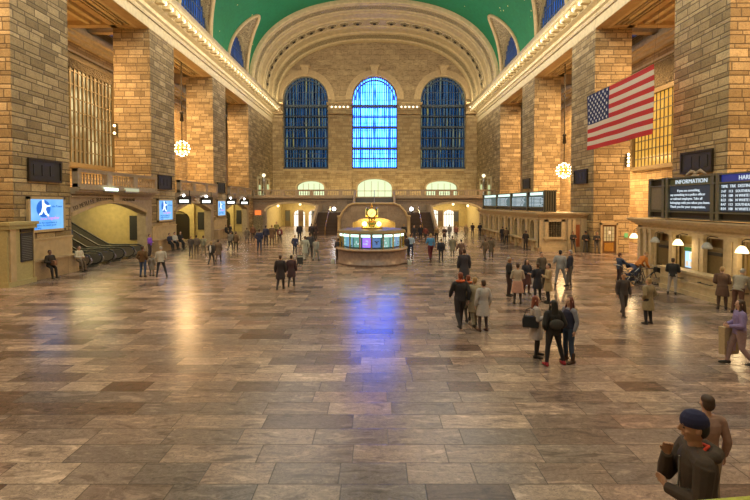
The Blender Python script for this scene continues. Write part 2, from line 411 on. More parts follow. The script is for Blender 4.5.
# arch mouldings with keystones and capitals
for n_, (a, b) in enumerate(WIN):
    m = MB(); c = (a+b)/2; w = (b-a)/2
    for (r0, r1, dy) in ((w, w+.35, .35), (w+.35, w+.6, .22), (w+.6, w+1.15, .10)):
        po = [(c-r1*cos(pi*i/30), WS+r1*sin(pi*i/30)) for i in range(31)]; pi_ = [(c-r0*cos(pi*i/30), WS+r0*sin(pi*i/30)) for i in range(31)]
        m.prism(po+pi_[::-1], [], fnE, YE-dy, YE+.05)
    m.prism([(c-.45, WT+.1), (c+.45, WT+.1), (c+.7, WT+1.5), (c-.7, WT+1.5)], [], fnE, YE-.7, YE)
    m.box(c-.85, c+.85, YE-.85, YE, WT+1.5, WT+1.8)
    struct(m.build('trim_%d' % (7+n_), M['tan']))
k = 10
for (a, b) in ((-18.3,-16.4),(-8.3,-4.05),(4.05,8.2),(16.3,18.3)):
    m = MB(); m.box(a+.05, b-.05, YE-.35, YE, 5.1, 19.6)
    for (dy, z0, z1, e) in [(p_, a_+.4, b_+.4, c_) for p_, a_, b_, c_ in ((.45,19.0,19.15,.0),(.55,19.6,19.9,.08),(.45,19.9,20.3,0),(.6,20.3,20.5,.1),(.65,20.5,20.95,.05),(1.15,20.95,21.25,.15),(1.3,21.25,21.5,.2))]:
        m.box(max(a-e,-18.3), min(b+e,18.3), YE-dy, YE, z0, z1)
    o = struct(m.build('trim_%d' % k, M['east'])); k += 1
    n = int((b-a)/.62); m = MB()
    for i in range(n):
        xx = a+(b-a)*(i+.5)/n; m.box(xx-.12, xx+.12, YE-1.1, YE-.6, 21.02, 21.35)
    m.build('modillions', M['cream'], o)
    for i in range(n-1):
        xx = a+(b-a)*(i+1)/n
        bb = MB().ball((xx, YE-.95, 21.15), .17, 8, 5).build('bulb', M['bulbc'], o, True)
    m = MB()
    m.box(max(a-.3,-18.3), min(b+.3,18.3), YE-.5, YE, 5.1, 6.3); m.box(max(a-.2,-18.3), min(b+.2,18.3), YE-.45, YE, 9.6, 9.9)
    m.build('pilaster_base', M['tan'], o)
m = MB(); m.box(-18.3, 18.3, YE-.25, YE, W0-.45, W0-.05); struct(m.build('trim_14', M['tan']))
# tall windows
for n_, (a, b) in enumerate(WIN):
    m = MB(); c = (a+b)/2; w = (b-a)/2
    yi = YE+.55
    m.prism(arch_pts(a, b, W0, WS, WT, 24), [[(p*.955+c*.045, W0+.25+(q-W0)*.975) for p, q in arch_pts(a, b, W0, WS, WT, 24)]], fnE, yi-.2, yi+.15)
    ro = struct(m.build('window_%d' % (n_+1), M['mullw']))
    m = MB()
    nb = 21
    def topz(x): 
        r = max(0, 1-((x-c)/w)**2); return WS+(WT-WS)*math.sqrt(r)
    for i in range(1, nb):
        x = a+(b-a)*i/nb; hw = .032 if i % 3 else .05
        m.box(x-hw, x+hw, yi-.12, yi+.08, W0, topz(x)-.05)
    for i in range(1, 12):
        z = W0+i*(WT-W0)/12
        if z > WS: hw2 = w*math.sqrt(max(0, 1-((z-WS)/(WT-WS))**2))
        else: hw2 = w
        m.box(c-hw2, c+hw2, yi-.06, yi+.03, z-.035, z+.035)
    m.build('mullion_grid', M['mull'], ro)
    m = MB()
    for z, t in ((10.4,.22),(12.2,.10),(14.0,.2),(17.8,.17),(21.6,.2),(15.9,.06),(19.7,.06)):
        m.box(a, b, yi-.25, yi+1.0, z-t, z+t)
    rr = w*.86
    m.prism([(c-rr*cos(pi*i/30)*1.03, WS+rr*1.03*sin(pi*i/30)) for i in range(31)]+[(c-rr*.97*cos(pi*i/30), WS+rr*.97*sin(pi*i/30)) for i in reversed(range(31))], [], fnE, yi-.2, yi+.1)
    m.build('transom_walkway', M['mull'], ro)
    m = MB(); pts = arch_pts(a, b, W0, WS, WT, 24); m.prism(pts, [], fnE, yi+.3, yi+.32)
    m.build('glass_pane', M['glass_c'] if n_ == 1 else M['glass_s'], ro)
    m = MB()                               # outer leaf of the double glazing
    for i in range(1, 6):
        x = a+(b-a)*i/6; m.box(x-.06, x+.06, yi+1.3, yi+1.45, W0, topz(x))
    m.build('outer_mullions', M['mull'], ro)
# lit openings at balcony level
for n_, (a, b, t) in enumerate(LOW):
    m = MB(); m.prism(arch_pts(a, b, 5.1, 7.0, t, 10), [], fnE, YE+1.2, YE+1.25)
    o = struct(m.build('window_%d' % (4+n_), M['greenl']))
    m = MB(); m.prism(arch_pts(a-.3, b+.3, 5.1, 7.0, t+.3, 10), [arch_pts(a, b, 5.2, 7.0, t, 10)], fnE, YE-.08, YE+.1)
    for i in range(1, 5): m.box(a+(b-a)*i/5-.04, a+(b-a)*i/5+.04, YE+1.1, YE+1.18, 5.1, t-.4)
    m.box(a, b, YE+1.1, YE+1.18, 6.3, 6.4)
    m.build('window_frame', M['tan'], o)
for a, b in ((-14,-9.1),):
    pass
# ---------------------------------------------------------------- the vault
VA, VB, VZ, VN = 18.25, 12.3, 21.5, 2.35
def vz(x): return VZ+VB*max(0, 1-abs(x/VA)**VN)**(1/VN)
LB = [18.15, 32.35, 46.6, 60.75]; LW, LH, LS = 4.2, 5.8, .65
def lcurve(psi):
    z0 = VZ+LH*sin(psi)
    lo, hi = 0.0, 4.5
    for _ in range(40):
        t = (lo+hi)/2
        if vz(VA-t) < z0+LS*t*sin(psi): lo = t
        else: hi = t
    return VA-lo, vz(VA-lo)
def phi0(y):
    for c in LB:
        if abs(y-c) < LW:
            x, z = lcurve(math.acos((y-c)/LW)); return math.asin(min(1, ((z-VZ)/VB)**(VN/2)))
    return 0.0
def vp(ph, a=VA, b=VB):
    cc = cos(ph); return (math.copysign(abs(cc)**(2/VN), cc)*a, VZ+abs(sin(ph))**(2/VN)*b)
ys = [-6.0, 6]
for c in LB: ys += [c-LW*cos(pi*i/30) for i in range(31)]
ys += [VY]; ys = sorted(ys)
rows = []
for y in ys:
    p0 = phi0(y); rows.append([(vp(p0+(pi-2*p0)*j/64)[0], y, vp(p0+(pi-2*p0)*j/64)[1]) for j in range(65)])
oc = struct(MB().grid(rows).build('ceiling', M['vault'], None, True))
for sd in (-1, 1):
    for ci, c in enumerate(LB):
        rows = []; N = 30
        for j in range(6):
            r = []
            for i in range(N+1):
                ps = pi*i/N; x, z = lcurve(ps); q = (VA, VZ+LH*sin(ps)); t = j/5
                r.append((sd*(q[0]+(x-q[0])*t), c+LW*cos(ps), q[1]+(z-q[1])*t))
            rows.append(r)
        MB().grid(rows).build('lunette_relief', M['relief'], oc, True)
        MB().tube([(sd*(lcurve(pi*i/N)[0]-.05), c+LW*cos(pi*i/N), lcurve(pi*i/N)[1]-.05) for i in range(N+1)], .24, 8).build('lunette_rim', M['tan'], oc, True)
        # window in the lunette
        w = 3.5; hh = 5.0; fn = (lambda p, q, d, sd=sd: (sd*(VA-.02+d), p, q))
        full = arch_pts(c-LW, c+LW, VZ-.2, VZ, VZ+LH, 24); hole = arch_pts(c-w, c+w, VZ-.1, VZ, VZ+hh, 24)
        m = MB(); m.prism(full, [hole], fn, 0, .3)
        wo = struct(m.build('window_%d' % (7+ci+(4 if sd > 0 else 0)), M['relief2']))
        m = MB()
        for i in range(1, 12):
            y = c-w+2*w*i/12; zt = VZ+hh*math.sqrt(max(0, 1-((y-c)/w)**2))
            x0, x1 = sorted((sd*(VA+.1), sd*(VA+.22))); m.box(x0, x1, y-.045, y+.045, VZ-.1, zt)
        for z in (VZ+.6, VZ+1.9, VZ+3.2):
            x0, x1 = sorted((sd*(VA+.12), sd*(VA+.2))); m.box(x0, x1, c-w*.95, c+w*.95, z-.04, z+.04)
        m.build('mullion_grid', M['mull'], wo)
        MB().prism(hole, [], fn, .26, .28).build('glass_pane', M['glass_l'], wo)
rg = random.Random(3)
for c in range(12):          # faint gilded line drawings among the painted stars
    y0 = 34+rg.uniform(0, 30); ph0 = rg.choice((-1,1))*rg.uniform(.25,.8)+(pi if c % 2 else 0)*0+pi/2
    m = MB(); pt = [(y0, ph0)]
    for k in range(6): pt.append((pt[-1][0]+rg.uniform(-1.6,1.6), pt[-1][1]+rg.uniform(-.07,.07)))
    f = lambda q: Vector((vp(q[1], VA-.06, VB-.06)[0], q[0], vp(q[1], VA-.06, VB-.06)[1]))
    for a, b in zip(pt, pt[1:]): m.tube([f(a), f(((a[0]+b[0])/2+.3, (a[1]+b[1])/2+.01)), f(b)], .035, 5)
    for a in pt: m.ball(f(a), .11, 6, 4)
    m.build('gilded_drawing', plain('faded_gilding', (.55,.5,.2), .6), oc)
# broad moulded arch before the end wall
prof = [(66,-.3),(66,.45),(66.15,.6),(66.45,.6),(66.6,.45),(66.75,.4),(66.9,.55),(67.1,.55),(67.2,.42),(68.6,.42),(68.8,.6),(69.1,.6),(69.3,.42),(69.5,.42),(69.7,.62),(71.2,.66),(71.4,.85),(71.7,.85),(71.8,.7),(74.2,.72),(74.3,.9),(74.7,.95),(74.9,.78),(76.5,.8),(76.7,1.0),(77.2,1.05),(77.3,.85),(79.3,.9),(79.5,1.15),(80.3,1.2),(80.4,1.0),(81,1.0)]
def band(prof, mat, name, par):
    rows = []
    for y, ins in prof:
        rows.append([(vp(pi*j/72, VA-ins, VB-ins)[0], y, vp(pi*j/72, VA-ins, VB-ins)[1]) for j in range(73)])
    o = MB().grid(rows).build(name, mat, par, False); return o
ob = struct(band(prof, smooth_stone('arch_stone', (.47,.365,.20), .35, 2), 'trim_15', None))
band([(67.25,.45),(67.3,.5),(68.5,.5),(68.55,.45)], M['relief2'], 'ornament_band', ob)
band([(77.4,.88),(77.5,.95),(79.1,1.0),(79.2,.95)], M['relief2'], 'ornament_band', ob)
m = MB().lathe([(0,.10),(.25,.12),(.3,.05),(.42,.05),(.5,.14),(.62,.14),(.7,.0),(.0,.0)], seg=14)
ros = None
for j in range(27):
    ph = pi*(j+1.0)/28; 
    # spread evenly by arc length
    a1 = ph; x, z = vp(a1, VA-.7, VB-.7); x2, z2 = vp(a1+.01, VA-.7, VB-.7)
    tx, tz = x2-x, z2-z; nv = Vector((tz, 0, -tx)).normalized()
    if nv.z > 0 or (abs(x) > 17 and nv.x*x > 0): nv = -nv
    if ros is None:
        ros = m.build('rosette', M['relief2'], ob, True); r_ = ros
    else:
        r_ = ros.copy(); C.objects.link(r_)
    ey = MB().ball((0,0,.2),(.26,.26,.1),10,6).build('rosette_eye', M['bronze'], r_, True); MB().tube([(.78*cos(2*pi*k/24),.78*sin(2*pi*k/24),.05) for k in range(25)],.06,6).build('rosette_ring', M['cream'], r_, True)
    r_.rotation_euler = nv.to_track_quat('Z', 'Y').to_euler(); r_.location = (x, 73.0, z); r_.scale = (1.05,1.05,1.3)
# west end closes the hall behind the viewer
struct(MB().box(-28,28,-7,-6,0,35).build('wall_west', M['east']))
# ---------------------------------------------------------------- left side bays
def balustrade(name, p0, p1, z, label, grp, npan=3, h=1.05, mat='greyst', par=None):
    """stone rail from p0 to p1 with open baluster panels"""
    p0 = Vector((p0[0], p0[1], 0)); p1 = Vector((p1[0], p1[1], 0)); L = (p1-p0).length
    rz = math.atan2(p1.y-p0.y, p1.x-p0.x)
    t = empty(name, (p0.x, p0.y, z), rz, label, 'balustrade', grp)
    m = MB(); m.box(0, L, -.16, .16, h-.2, h); m.box(0, L, -.2, .2, h-.06, h+.02)
    m.build('top_rail', M[mat], t)
    MB().box(0, L, -.16, .16, 0, .22).build('bottom_rail', M[mat], t)
    pw = L/npan; proto = None
    for i in range(npan+1):
        x = i*pw; MB().box(max(0, x-.28), min(L, x+.28), -.18, .18, 0, h).build('post', M[mat], t)
    for i in range(npan):
        n = max(3, int((pw-.7)/.3))
        for k in range(n):
            x = i*pw+.38+(pw-.76)*(k+.5)/n
            if proto is None:
                proto = MB().lathe([(.03,.2),(.06,.24),(.04,.32),(.075,.45),(.05,.62),(.035,.72),(.06,.84),(.06,.88)], seg=8).build('baluster', M[mat], t, True); b = proto
            else:
                b = proto.copy(); C.objects.link(b); b.parent = t
            b.location = (x, 0, 0)
    return t
for bi, (y0, y1) in enumerate(((27.4,37.3),(41.7,51.5),(55.8,65.7))):
    ya, yb, zs, zt = y0+.05, y1-.9, 3.35, 4.15
    fnL = lambda p, q, d: (-HX+d, p, q)
    ar = [(ya, 0)]+[(ya+(yb-ya)*i/16, zs+(zt-zs)*sin(pi*i/16)) for i in range(17)]+[(yb, 0)]
    poly = [(y0, 0)]+[(y0, 4.75), (y1, 4.75), (y1, 0)]+ar[::-1]
    o = struct(MB().prism(poly, [], fnL, -.75, .0).build('wall_left', M['greyst']))
    m = MB()
    rim = [(y, z) for y, z in ar[1:-1]]
    m.prism([(y, z+.22) for y, z in rim]+[(y, z-.02) for y, z in rim][::-1], [], fnL, -.05, .09)
    m.build('arch_moulding', M['tan'], o)
    m = MB(); c = y0+4.6
    m.box(-HX-.02, -HX+.16, c-.35, c+.35, zt+.1, 4.75)
    m.build('keystone', M['tan'], o)
    m = MB()
    for x, z0, z1 in ((.12,4.5,4.6),(.3,4.72,4.85),(.5,4.85,4.98),(.62,4.98,5.12)): m.box(-HX-.5, -HX+x, y0, y1, z0, z1)
    struct(m.build('trim_%d' % (16+bi), M['greyst']))
    struct(MB().box(-XC, -HX-.2, y0-(4.4 if bi else 0), y1, 4.75, 5.08).build('ceiling', M['yellow']))
    balustrade('balcony_balustrade', (-HX+.3, y0), (-HX+.3, y1), 5.12,
        ['carved stone balustrade over the escalator archway','stone balustrade on left side between second and third piers, behind the globe chandelier','far left stone balustrade just before the end balcony'][bi], None, 3, 1.15)
    # far side of the recess and the dark slot panel in it
    struct(MB().box(-XC, -HX-.76, y1-.02, y1+.05, 0, 4.75).build('wall_left', M['yellow']))
    s = MB(); x = -19.75; s.box(x-.36, x+.36, y1-.1, y1-.03, 1.1, 3.1)
    o = s.build('dark_panel', M['dark']); tag(o, ['tall narrow dark panel on yellow wall beside the escalators','tall narrow dark panel in the middle left recess','tall narrow dark panel in the farthest left recess'][bi], 'panel')
    for k in range(3):
        c_ = MB().lathe([(0,0),(.16,0),(.16,.05),(0,.05)], (-19.6-k*.2, ya+1.5+k*2.6, 4.6 if 0 else 4.68), 12)
        tag(c_.build('ceiling_downlight', M['lamp']), 'small round downlight, %s' % (['above the escalators, ','in second left recess, ','in farthest left recess, '][bi]+['nearest','middle','farthest'][k]+' of its three'), 'light', 'downlights in the left recesses')
    struct(MB().box(-XC-.1, -XC+.05, y0, y1, 0, 4.75).build('wall_left', M['yellow'])) if bi else None
# side arches (doorways) inside recesses two and three
for bi, (y0, y1) in enumerate(((41.7,51.5),(55.8,65.7))):
    w = struct(MB().prism([(-26,0),(-26,4.7),(-20.4,4.7),(-20.4,0)][::1], [arch_pts(-23.9,-20.9,.01,2.3,3.3,10)], lambda p, q, d: (p, d, q), y1-.4, y1-.1).build('wall_left', M['yellow']))
    d = MB().box(-23.9,-20.9,y1-.16,y1-.12,0,2.9).build('door_%d' % (1+bi), M['bronze']); struct(d)
    # glass lamp beside the arch
    t = empty('wall_lamp', (-19.0, y0+1.0, 3.0), 0, 'glowing globe lamp in the %s left recess' % ['second','farthest'][bi], 'lamp')
    MB().ball((0,0,0), .17, 10, 7).build('globe', M['lamp'], t, True)
    MB().tube([(0,0,.1),(0,0,1.7)], .025, 6).build('stem', M['bronze'], t)
# lettering over the arch
t = empty('carved_inscription', (-HX+.1, 28, 3.7), 0, 'dark carved lettering TO METLIFE BUILDING curving over escalator arch', 'inscription')
s = 'TO METLIFE BUILDING'; y = 27.62
for i, ch in enumerate(s):
    yy = 27.62+i*.213
    if ch == ' ': continue
    ya, yb = 27.45, 36.4; f = (yy-ya)/(yb-ya); z = 3.35+.8*sin(pi*f)+.27
    sl = .8*pi*cos(pi*f)/(yb-ya); a = math.atan(sl)
    text(ch, 'letter', .37, M['letter'], (-HX+.01, yy, z), ROT_L @ Matrix.Rotation(a, 3, 'Z'), t, .015).matrix_parent_inverse = t.matrix_world.inverted() if 0 else Matrix.Translation((HX-.1,-28,-3.7))
o = text('ESCALATORS', 'carved_inscription', .28, M['letter'], (-HX+.02, 33.0, 4.3), ROT_L, None, .015); tag(o, 'dark carved word right of the keystone on escalator arch', 'inscription')
# flood light fixtures on the ledge
t = empty('ledge_floodlight', (-HX+.55, 30.6, 5.0), 0, 'greenish white floodlight strip glowing on ledge over the escalators', 'light')
MB().box(-.1,.1,-.75,.75,-.12,-.02).build('housing', M['steel'], t); MB().box(-.02,.14,-.7,.7,-.02,.16).build('tube', emitter('green_white_tube', (.75,1,.8), 3), t)
t = empty('ledge_floodlight', (-HX+.55, 33.2, 5.0), 0, 'dimmer cream coloured fixture beside the greenish ledge floodlight', 'light')
MB().box(-.1,.1,-.9,.9,-.12,-.02).build('housing', M['steel'], t); MB().box(-.02,.14,-.85,.85,-.02,.22).build('tube', emitter('cream_tube', (.8,.8,.5), .5), t)
# hanging lit signs
for i, (u, v) in enumerate(((184.4,200),(206.7,200.5),(231.2,201.5),(244.5,202))):
    p = PX(u, v, -HX+.75)
    t = empty('hanging_gate_sign', p, R(-90), 'dark framed sign with white lit panel under left balcony, '+['nearest of four','second from near end','third, left of the farthest','farthest along'][i], 'sign', 'lit signs under the left balcony')
    MB().box(-.06,.06,-.62,.62,-.4,.35).build('frame', M['bronze'], t)
    MB().box(.06,.09,-.42,.42,-.24,.02).build('lit_panel', M['signl'], t)
    MB().ball((.12,0,.42), .11, 8, 5).build('bulb', M['coolbulb'], t, True)
    for q_ in (-.5,.44): MB().box(-.03,.03,q_,q_+.06,.35,.9).build('hanger', M['bronze'], t)
# ---------------------------------------------------------------- escalators
def escalator(yc, label):
    t = empty('escalator', (-HX, yc, 0), 0, label, 'escalator', 'escalators rising behind the left arch')
    S = math.tan(R(30)); prof = [(-.2,0),(-1.7,0),(-8.4,6.7*S*1.0)]
    m = MB()
    x = -1.7; z = 0.0
    m.box(-1.75, .1, -.5, .5, 0, .03)
    for i in range(16):
        m.box(x-.42, x, -.5, .5, z, z+.23); x -= .4; z += .231
    m.build('steps', M['dark'], t)
    for sy in (-1, 1):
        o = MB().prism([(.3,.0),(.55,.5),(.35,.86),(-1.9,.86),(-8.4,.86+6.5*S),(-8.4,6.5*S-.6),(-2.2,0)], [], lambda p, q, d: (p, d, q), sy*.62-.03, sy*.62+.03).build('balustrade', M['steel'], t)
        pts = [(-.2,.14),(.2,.16),(.5,.32),(.62,.58),(.5,.83),(.2,.95),(-1.7,.95),(-2.1,1.0),(-8.4,.95+6.4*S)]
        MB().tube([(p, sy*.62, q) for p, q in pts], (.075,.06), 8, (0,1,0)).build('handrail', M['rubber'], t, True)
        MB().prism([(.1,.0),(.2,.14),(-1.9,.2),(-8.4,6.5*S+.1),(-8.4,6.5*S-.6),(-2.2,0)], [], lambda p, q, d: (p, d, q), sy*.78-.1, sy*.78+.1).build('skirt', M['bronze2'], t)
        m = MB(); m.lathe([(.0,0),(.02,0),(.02,0)], (0,0,0), 6) if 0 else None
        MB().tube([(.45,sy*.62-.05,.5),(.45,sy*.62+.05,.5)], .25, 14).build('newel_disc', M['steel'], t)
    return t
for yc, lb in ((28.9,'nearest escalator, rising left behind first stone pier'),(31.5,'middle escalator with black handrails and steel newels'),(34.1,'farthest escalator, beside the yellow wall with dark panel')): escalator(yc, lb)

# ---------------------------------------------------------------- plaques, screens, kiosk
for sd in (-1, 1):
    for k in range(3):
        zc = 5.95 if sd < 0 else 6.45; y = 25.25+14.25*k
        t = empty('bronze_plaque', (sd*(HX-.04), y, zc), 0, 'dark framed metal plaque high on the %s %s pier' % (['nearest','second','third'][k], ['left','right'][sd > 0]), 'plaque')
        x0, x1 = sorted((0, -sd*.12))
        m = MB(); m.box(x0,x1,-1.25,1.25,-.62,-.5); m.box(x0,x1,-1.25,1.25,.5,.62); m.box(x0,x1,-1.25,-1.13,-.5,.5); m.box(x0,x1,1.13,1.25,-.5,.5); m.build('frame', M['bronze'], t)
        x0, x1 = sorted((0, -sd*.06)); m = MB().box(x0,x1,-1.14,1.14,-.5,.5)
        x0, x1 = sorted((0, -sd*.09))
        for i in range(3): m.box(x0,x1,-.9+i*.62,-.4+i*.62,-.3,.3)
        m.build('panel', M['dark'], t)
scr = NT('blue_screen'); g = scr.n('ShaderNodeNewGeometry'); c = scr.ramp(scr.noise(g.outputs['Position'], .8, 2), [(.3,(.12,.42,1)),(.7,(.28,.62,1))]); scr.color((.01,.01,.02)); scr.l(c, scr.b.inputs['Emission Color']); scr.set(emit=.85)
M['screen'] = scr.m; M['scrdark'] = emitter('screen_dark_blue_print', (.0,.12,.5), 1.0); M['scrcirc'] = emitter('screen_circle_blue', (.0,.13,.6), .9); M['scrw'] = emitter('screen_white', (.75,.95,1), 1.4); M['scrp'] = emitter('screen_pink_print', (.75,.25,.75), 1)
for k in range(3):
    y = 25.3+14.22*k
    t = empty('advertising_screen', (-HX+.03, y, 3.52), 0, 'lit blue advertising screen with runner in circle on the %s left pier' % ['nearest','second','third'][k], 'screen', 'blue screens on the left piers')
    m = MB(); m.box(0,.14,-1.42,-1.27,-.98,.98); m.box(0,.14,1.27,1.42,-.98,.98); m.box(0,.14,-1.42,1.42,.84,.98); m.box(0,.14,-1.42,1.42,-.98,-.84); m.build('frame', M['tan'], t)
    MB().box(0,.10,-1.28,1.28,-.85,.85).build('display', M['screen'], t)
    fn = lambda p, q, d: (d, p, q)
    MB().prism([(-.3+.52*cos(2*pi*i/32), .32+.48*sin(2*pi*i/32)) for i in range(32)], [], fn, .1, .112).build('circle_emblem', M['scrcirc'], t)
    m = MB()   # white running figure
    m.prism([(-.42,.8),(-.28,.8),(-.25,.62),(-.05,.5),(.2,.52),(.2,.44),(-.1,.4),(-.16,.28),(-.05,.05),(.1,-.05),(.05,-.12),(-.2,.0),(-.3,.2),(-.45,.0),(-.65,-.05),(-.62,.05),(-.5,.12),(-.4,.4)], [], fn, .112, .12)
    m.build('runner_figure', M['scrw'], t)
    T = lambda s, sz, yy, zz, mm: setattr(text(s, 'print', sz, M[mm], (.112, yy, zz), ROT_L, t, .004), 'parent', t)
    T('the Power', .2, .35, .38, 'scrdark'); T('To Live', .16, -.55, -.3, 'scrp'); T('Together', .26, -.05, -.3, 'scrp')
    T('Where the experience is', .17, -1.0, -.52, 'scrdark'); T('Business for more good', .17, -1.0, -.66, 'scrdark'); T('Society', .17, -1.0, -.8, 'scrdark')
t = empty('timetable_kiosk', (-18.05, 22.8, 0), 0, 'tall pale green stone kiosk with black timetable board by left edge', 'kiosk')
m = MB(); m.box(-.2,.35,-.9,.82,0,3.0); m.box(-.22,.45,-.95,.86,0,.25); m.box(-.22,.5,-.95,.88,2.85,3.05); m.box(-.22,.58,-1.0,.92,3.05,3.2); m.build('body', plain('pale_green_stone', (.42,.36,.17), .6), t)
m = MB()
m.box(.35,.45,-.8,-.45,.25,2.85); m.build('pilaster', M['tan'], t); MB().box(.35,.42,.74,.8,.25,2.85).build('pilaster', M['tan'], t)
MB().box(.35,.40,-.08,.7,1.15,2.62).build('timetable_board', M['dark'], t)
m = MB()
for i in range(14): m.box(.40,.405,-.02,.64,1.25+i*.09,1.27+i*.09)
m.build('print_lines', plain('grey_print', (.2,.2,.19), .6), t)
MB().box(.35,.41,-.1,.72,2.66,2.82).build('header', M['bronze'], t)

# ---------------------------------------------------------------- grille windows behind the side openings
n = 15
for sd in (-1, 1):
    m = MB(); y0, y1, z0, z1 = 36.8, 46.9, 7.7, (17.1 if sd < 0 else 14.7)
    X = lambda a, b: tuple(sorted((sd*(XC-a), sd*(XC-b))))
    a, b = X(.05,.35)
    m.box(a,b,y0,y1,z1-.15,z1+.3); m.box(a,b,y0,y1,z0-.3,z0+.1); m.box(a,b,y0,y0+.4,z0,z1); m.box(a,b,y1-.4,y1,z0,z1)
    wo = struct(m.build('window_%d' % (15 if sd < 0 else 16), M['bronze2']))
    m = MB(); a, b = X(.08,.24) if sd < 0 else X(.05,.09)
    for i in range(17): 
        y = y0+.4+(y1-y0-.8)*i/16; hw = .07 if sd < 0 else .05; m.box(a,b,y-hw,y+hw,z0,z1)
    m.build('vertical_bars', M['bronze'] if sd > 0 else M['bronze2'], wo)
    m = MB(); a, b = X(.1,.2) if sd < 0 else X(.05,.08)
    for i in range(9):
        z = z0+(z1-z0)*i/8; m.box(a,b,y0,y1,z-.06,z+.06)
    m.build('cross_bars', M['bronze2'], wo)
    a, b = X(.05,.3); MB().box(a,b,y0,y1,z1-.9 if sd < 0 else z1+.4,z1 if sd < 0 else 17.3).build('scroll_panel', ornament('pierced_bronze', (.05,.04,.03), (.35,.27,.13), 4), wo)
    a, b = X(.0,.03)
    pm = NT('lit_grille_pane'); g = pm.n('ShaderNodeNewGeometry'); sp = pm.n('ShaderNodeSeparateXYZ'); pm.l(g.outputs['Position'], sp.inputs[0])
    if sd > 0: cc = [(0,(1,.42,.03)),(1,(1,.6,.12))]; es = .62
    else: cc = [(.3,(.10,.07,.03)),(.5,(.3,.22,.1)),(.68,(1,.85,.45))]; es = .8
    pm.l(pm.ramp(pm.noise(g.outputs['Position'], .35 if sd < 0 else .8, 3), cc), pm.b.inputs['Emission Color']); pm.set(emit=es, rough=.2); pm.color((.05,.04,.02))
    MB().box(a,b,y0,y1,z0,z1).build('lit_pane', pm.m, wo)
    # carved lattice frieze above the right grille
    a, b = X(0,.22); o = struct(MB().box(a,b,34,50,17.2+.2,17.45).build('trim_%d' % (19 if sd < 0 else 20), M['cream']))
    # dark glass skylight over the corridor
    a, b = X(1.2, 5.6)
    sk = MB().box(a,b,42,50,20.5,20.6).build('window_%d' % (17 if sd < 0 else 18), M['dark']); struct(sk)
    m = MB()
    for i in range(6):
        for j in range(9):
            a_, b_ = X(1.4+i*.7, 1.4+i*.7+.45); m.box(a_, b_, 42.3+j*.86, 42.3+j*.86+.45, 20.46, 20.5)
    m.build('skylight_pane', emitter('dusk_blue_glass', (.05,.09,.35), .45), sk)
# ---------------------------------------------------------------- chandeliers and wall lights
def chandelier(p, label, rad=.75):
    t = empty('globe_chandelier', p, 0, label, 'chandelier', 'globe chandeliers in the side openings')
    MB().ball((0,0,0), rad*.72, 14, 9).build('body', M['brass'], t, True)
    MB().tube([(0,0,rad*.6),(0,0,OPZ-p.z+.1)], .05, 6).build('stem', M['bronze'], t)
    MB().lathe([(0,0),(.2,.1),(.12,.8),(.22,.9),(.1,1.1),(0,1.1)], (0,0,rad*.7+2.2), 10).build('stem_collar', M['bronze'], t, True)
    pr = None
    for i in range(7):
        th = pi*(i+.5)/7; n_ = max(3, int(11*sin(th)))
        for k in range(n_):
            a = 2*pi*(k+.5*(i % 2))/n_
            if pr is None: pr = MB().ball((0,0,0), .075, 6, 4).build('bulb', M['bulb'], t, True); b = pr
            else: b = pr.copy(); C.objects.link(b); b.parent = t
            b.location = (rad*sin(th)*cos(a), rad*sin(th)*sin(a), rad*cos(th))
    l = bpy.data.lights.new('chandelier_light', 'POINT'); l.energy = 800; l.color = (1,.60,.26); l.shadow_soft_size = 1.3
    lo = bpy.data.objects.new('chandelier_light', l); C.objects.link(lo); lo.location = (0, 0, -rad*1.9); lo.parent = t
chandelier(P(182,148.5,46.5), 'glowing globe chandelier hanging in left opening between second and third piers')
chandelier(P(564,170.5,47.0), 'glowing globe chandelier in right opening left of the flag')
for u, v, y, lb, nb in ((628,160,37.0,'column of warm bulbs on wall under the flag',4),(115,129.5,37.0,'pair of small warm bulbs at back edge of second left pier',2)):
    p = P(u, v, y)
    t = empty('wall_sconce', p, 0, lb, 'lamp')
    MB().box(-.05,.05,0,.25,-.55,.55).build('backplate', M['bronze2'], t)
    for k in range(nb): MB().ball((0,-.08,-.6+1.2*(k+.5)/nb), .10, 8, 5).build('bulb', M['bulb'], t, True)

# ---------------------------------------------------------------- flag
t = empty('hanging_flag', (16.5, 34.7, 8.2), 0, 'large stars and stripes flag hung beside right wall', 'flag')
FL, FH = 8.2, 4.08
def flagpt(p, q, d):      # p 0..1 from canton end (far) to fly end (near), q 0..1 up
    return (16.5+.06*sin(p*14)*(1-q)*.8+.04*sin(p*5+q*4)+d, 34.7-p*FL, 8.2+q*FH-.03*sin(p*3.14))
red = plain('flag_red', (.55,.025,.02), .75, amt=.15); whi = plain('flag_white', (.72,.62,.5), .75, amt=.1); blu = plain('flag_blue', (.015,.025,.11), .75, amt=.2)
for i in range(13):
    q0, q1 = 1-(i+1)/13, 1-i/13; p0 = .4 if i < 7 else 0; m = MB()
    for d in (0,.02): m.grid([[flagpt(p0+(1-p0)*k/40, q, d) for k in range(41)] for q in (q0, q1)])
    o = m.build('stripe', red if i % 2 == 0 else whi, t, True); o.matrix_parent_inverse = Matrix.Translation((-16.5,-34.7,-8.2))
m = MB()
for d in (-.004,.024): m.grid([[flagpt(.4*k/16, 6/13+7/13*j/8, d) for k in range(17)] for j in range(9)])
o = m.build('canton', blu, t, True); o.matrix_parent_inverse = Matrix.Translation((-16.5,-34.7,-8.2))
pr = None
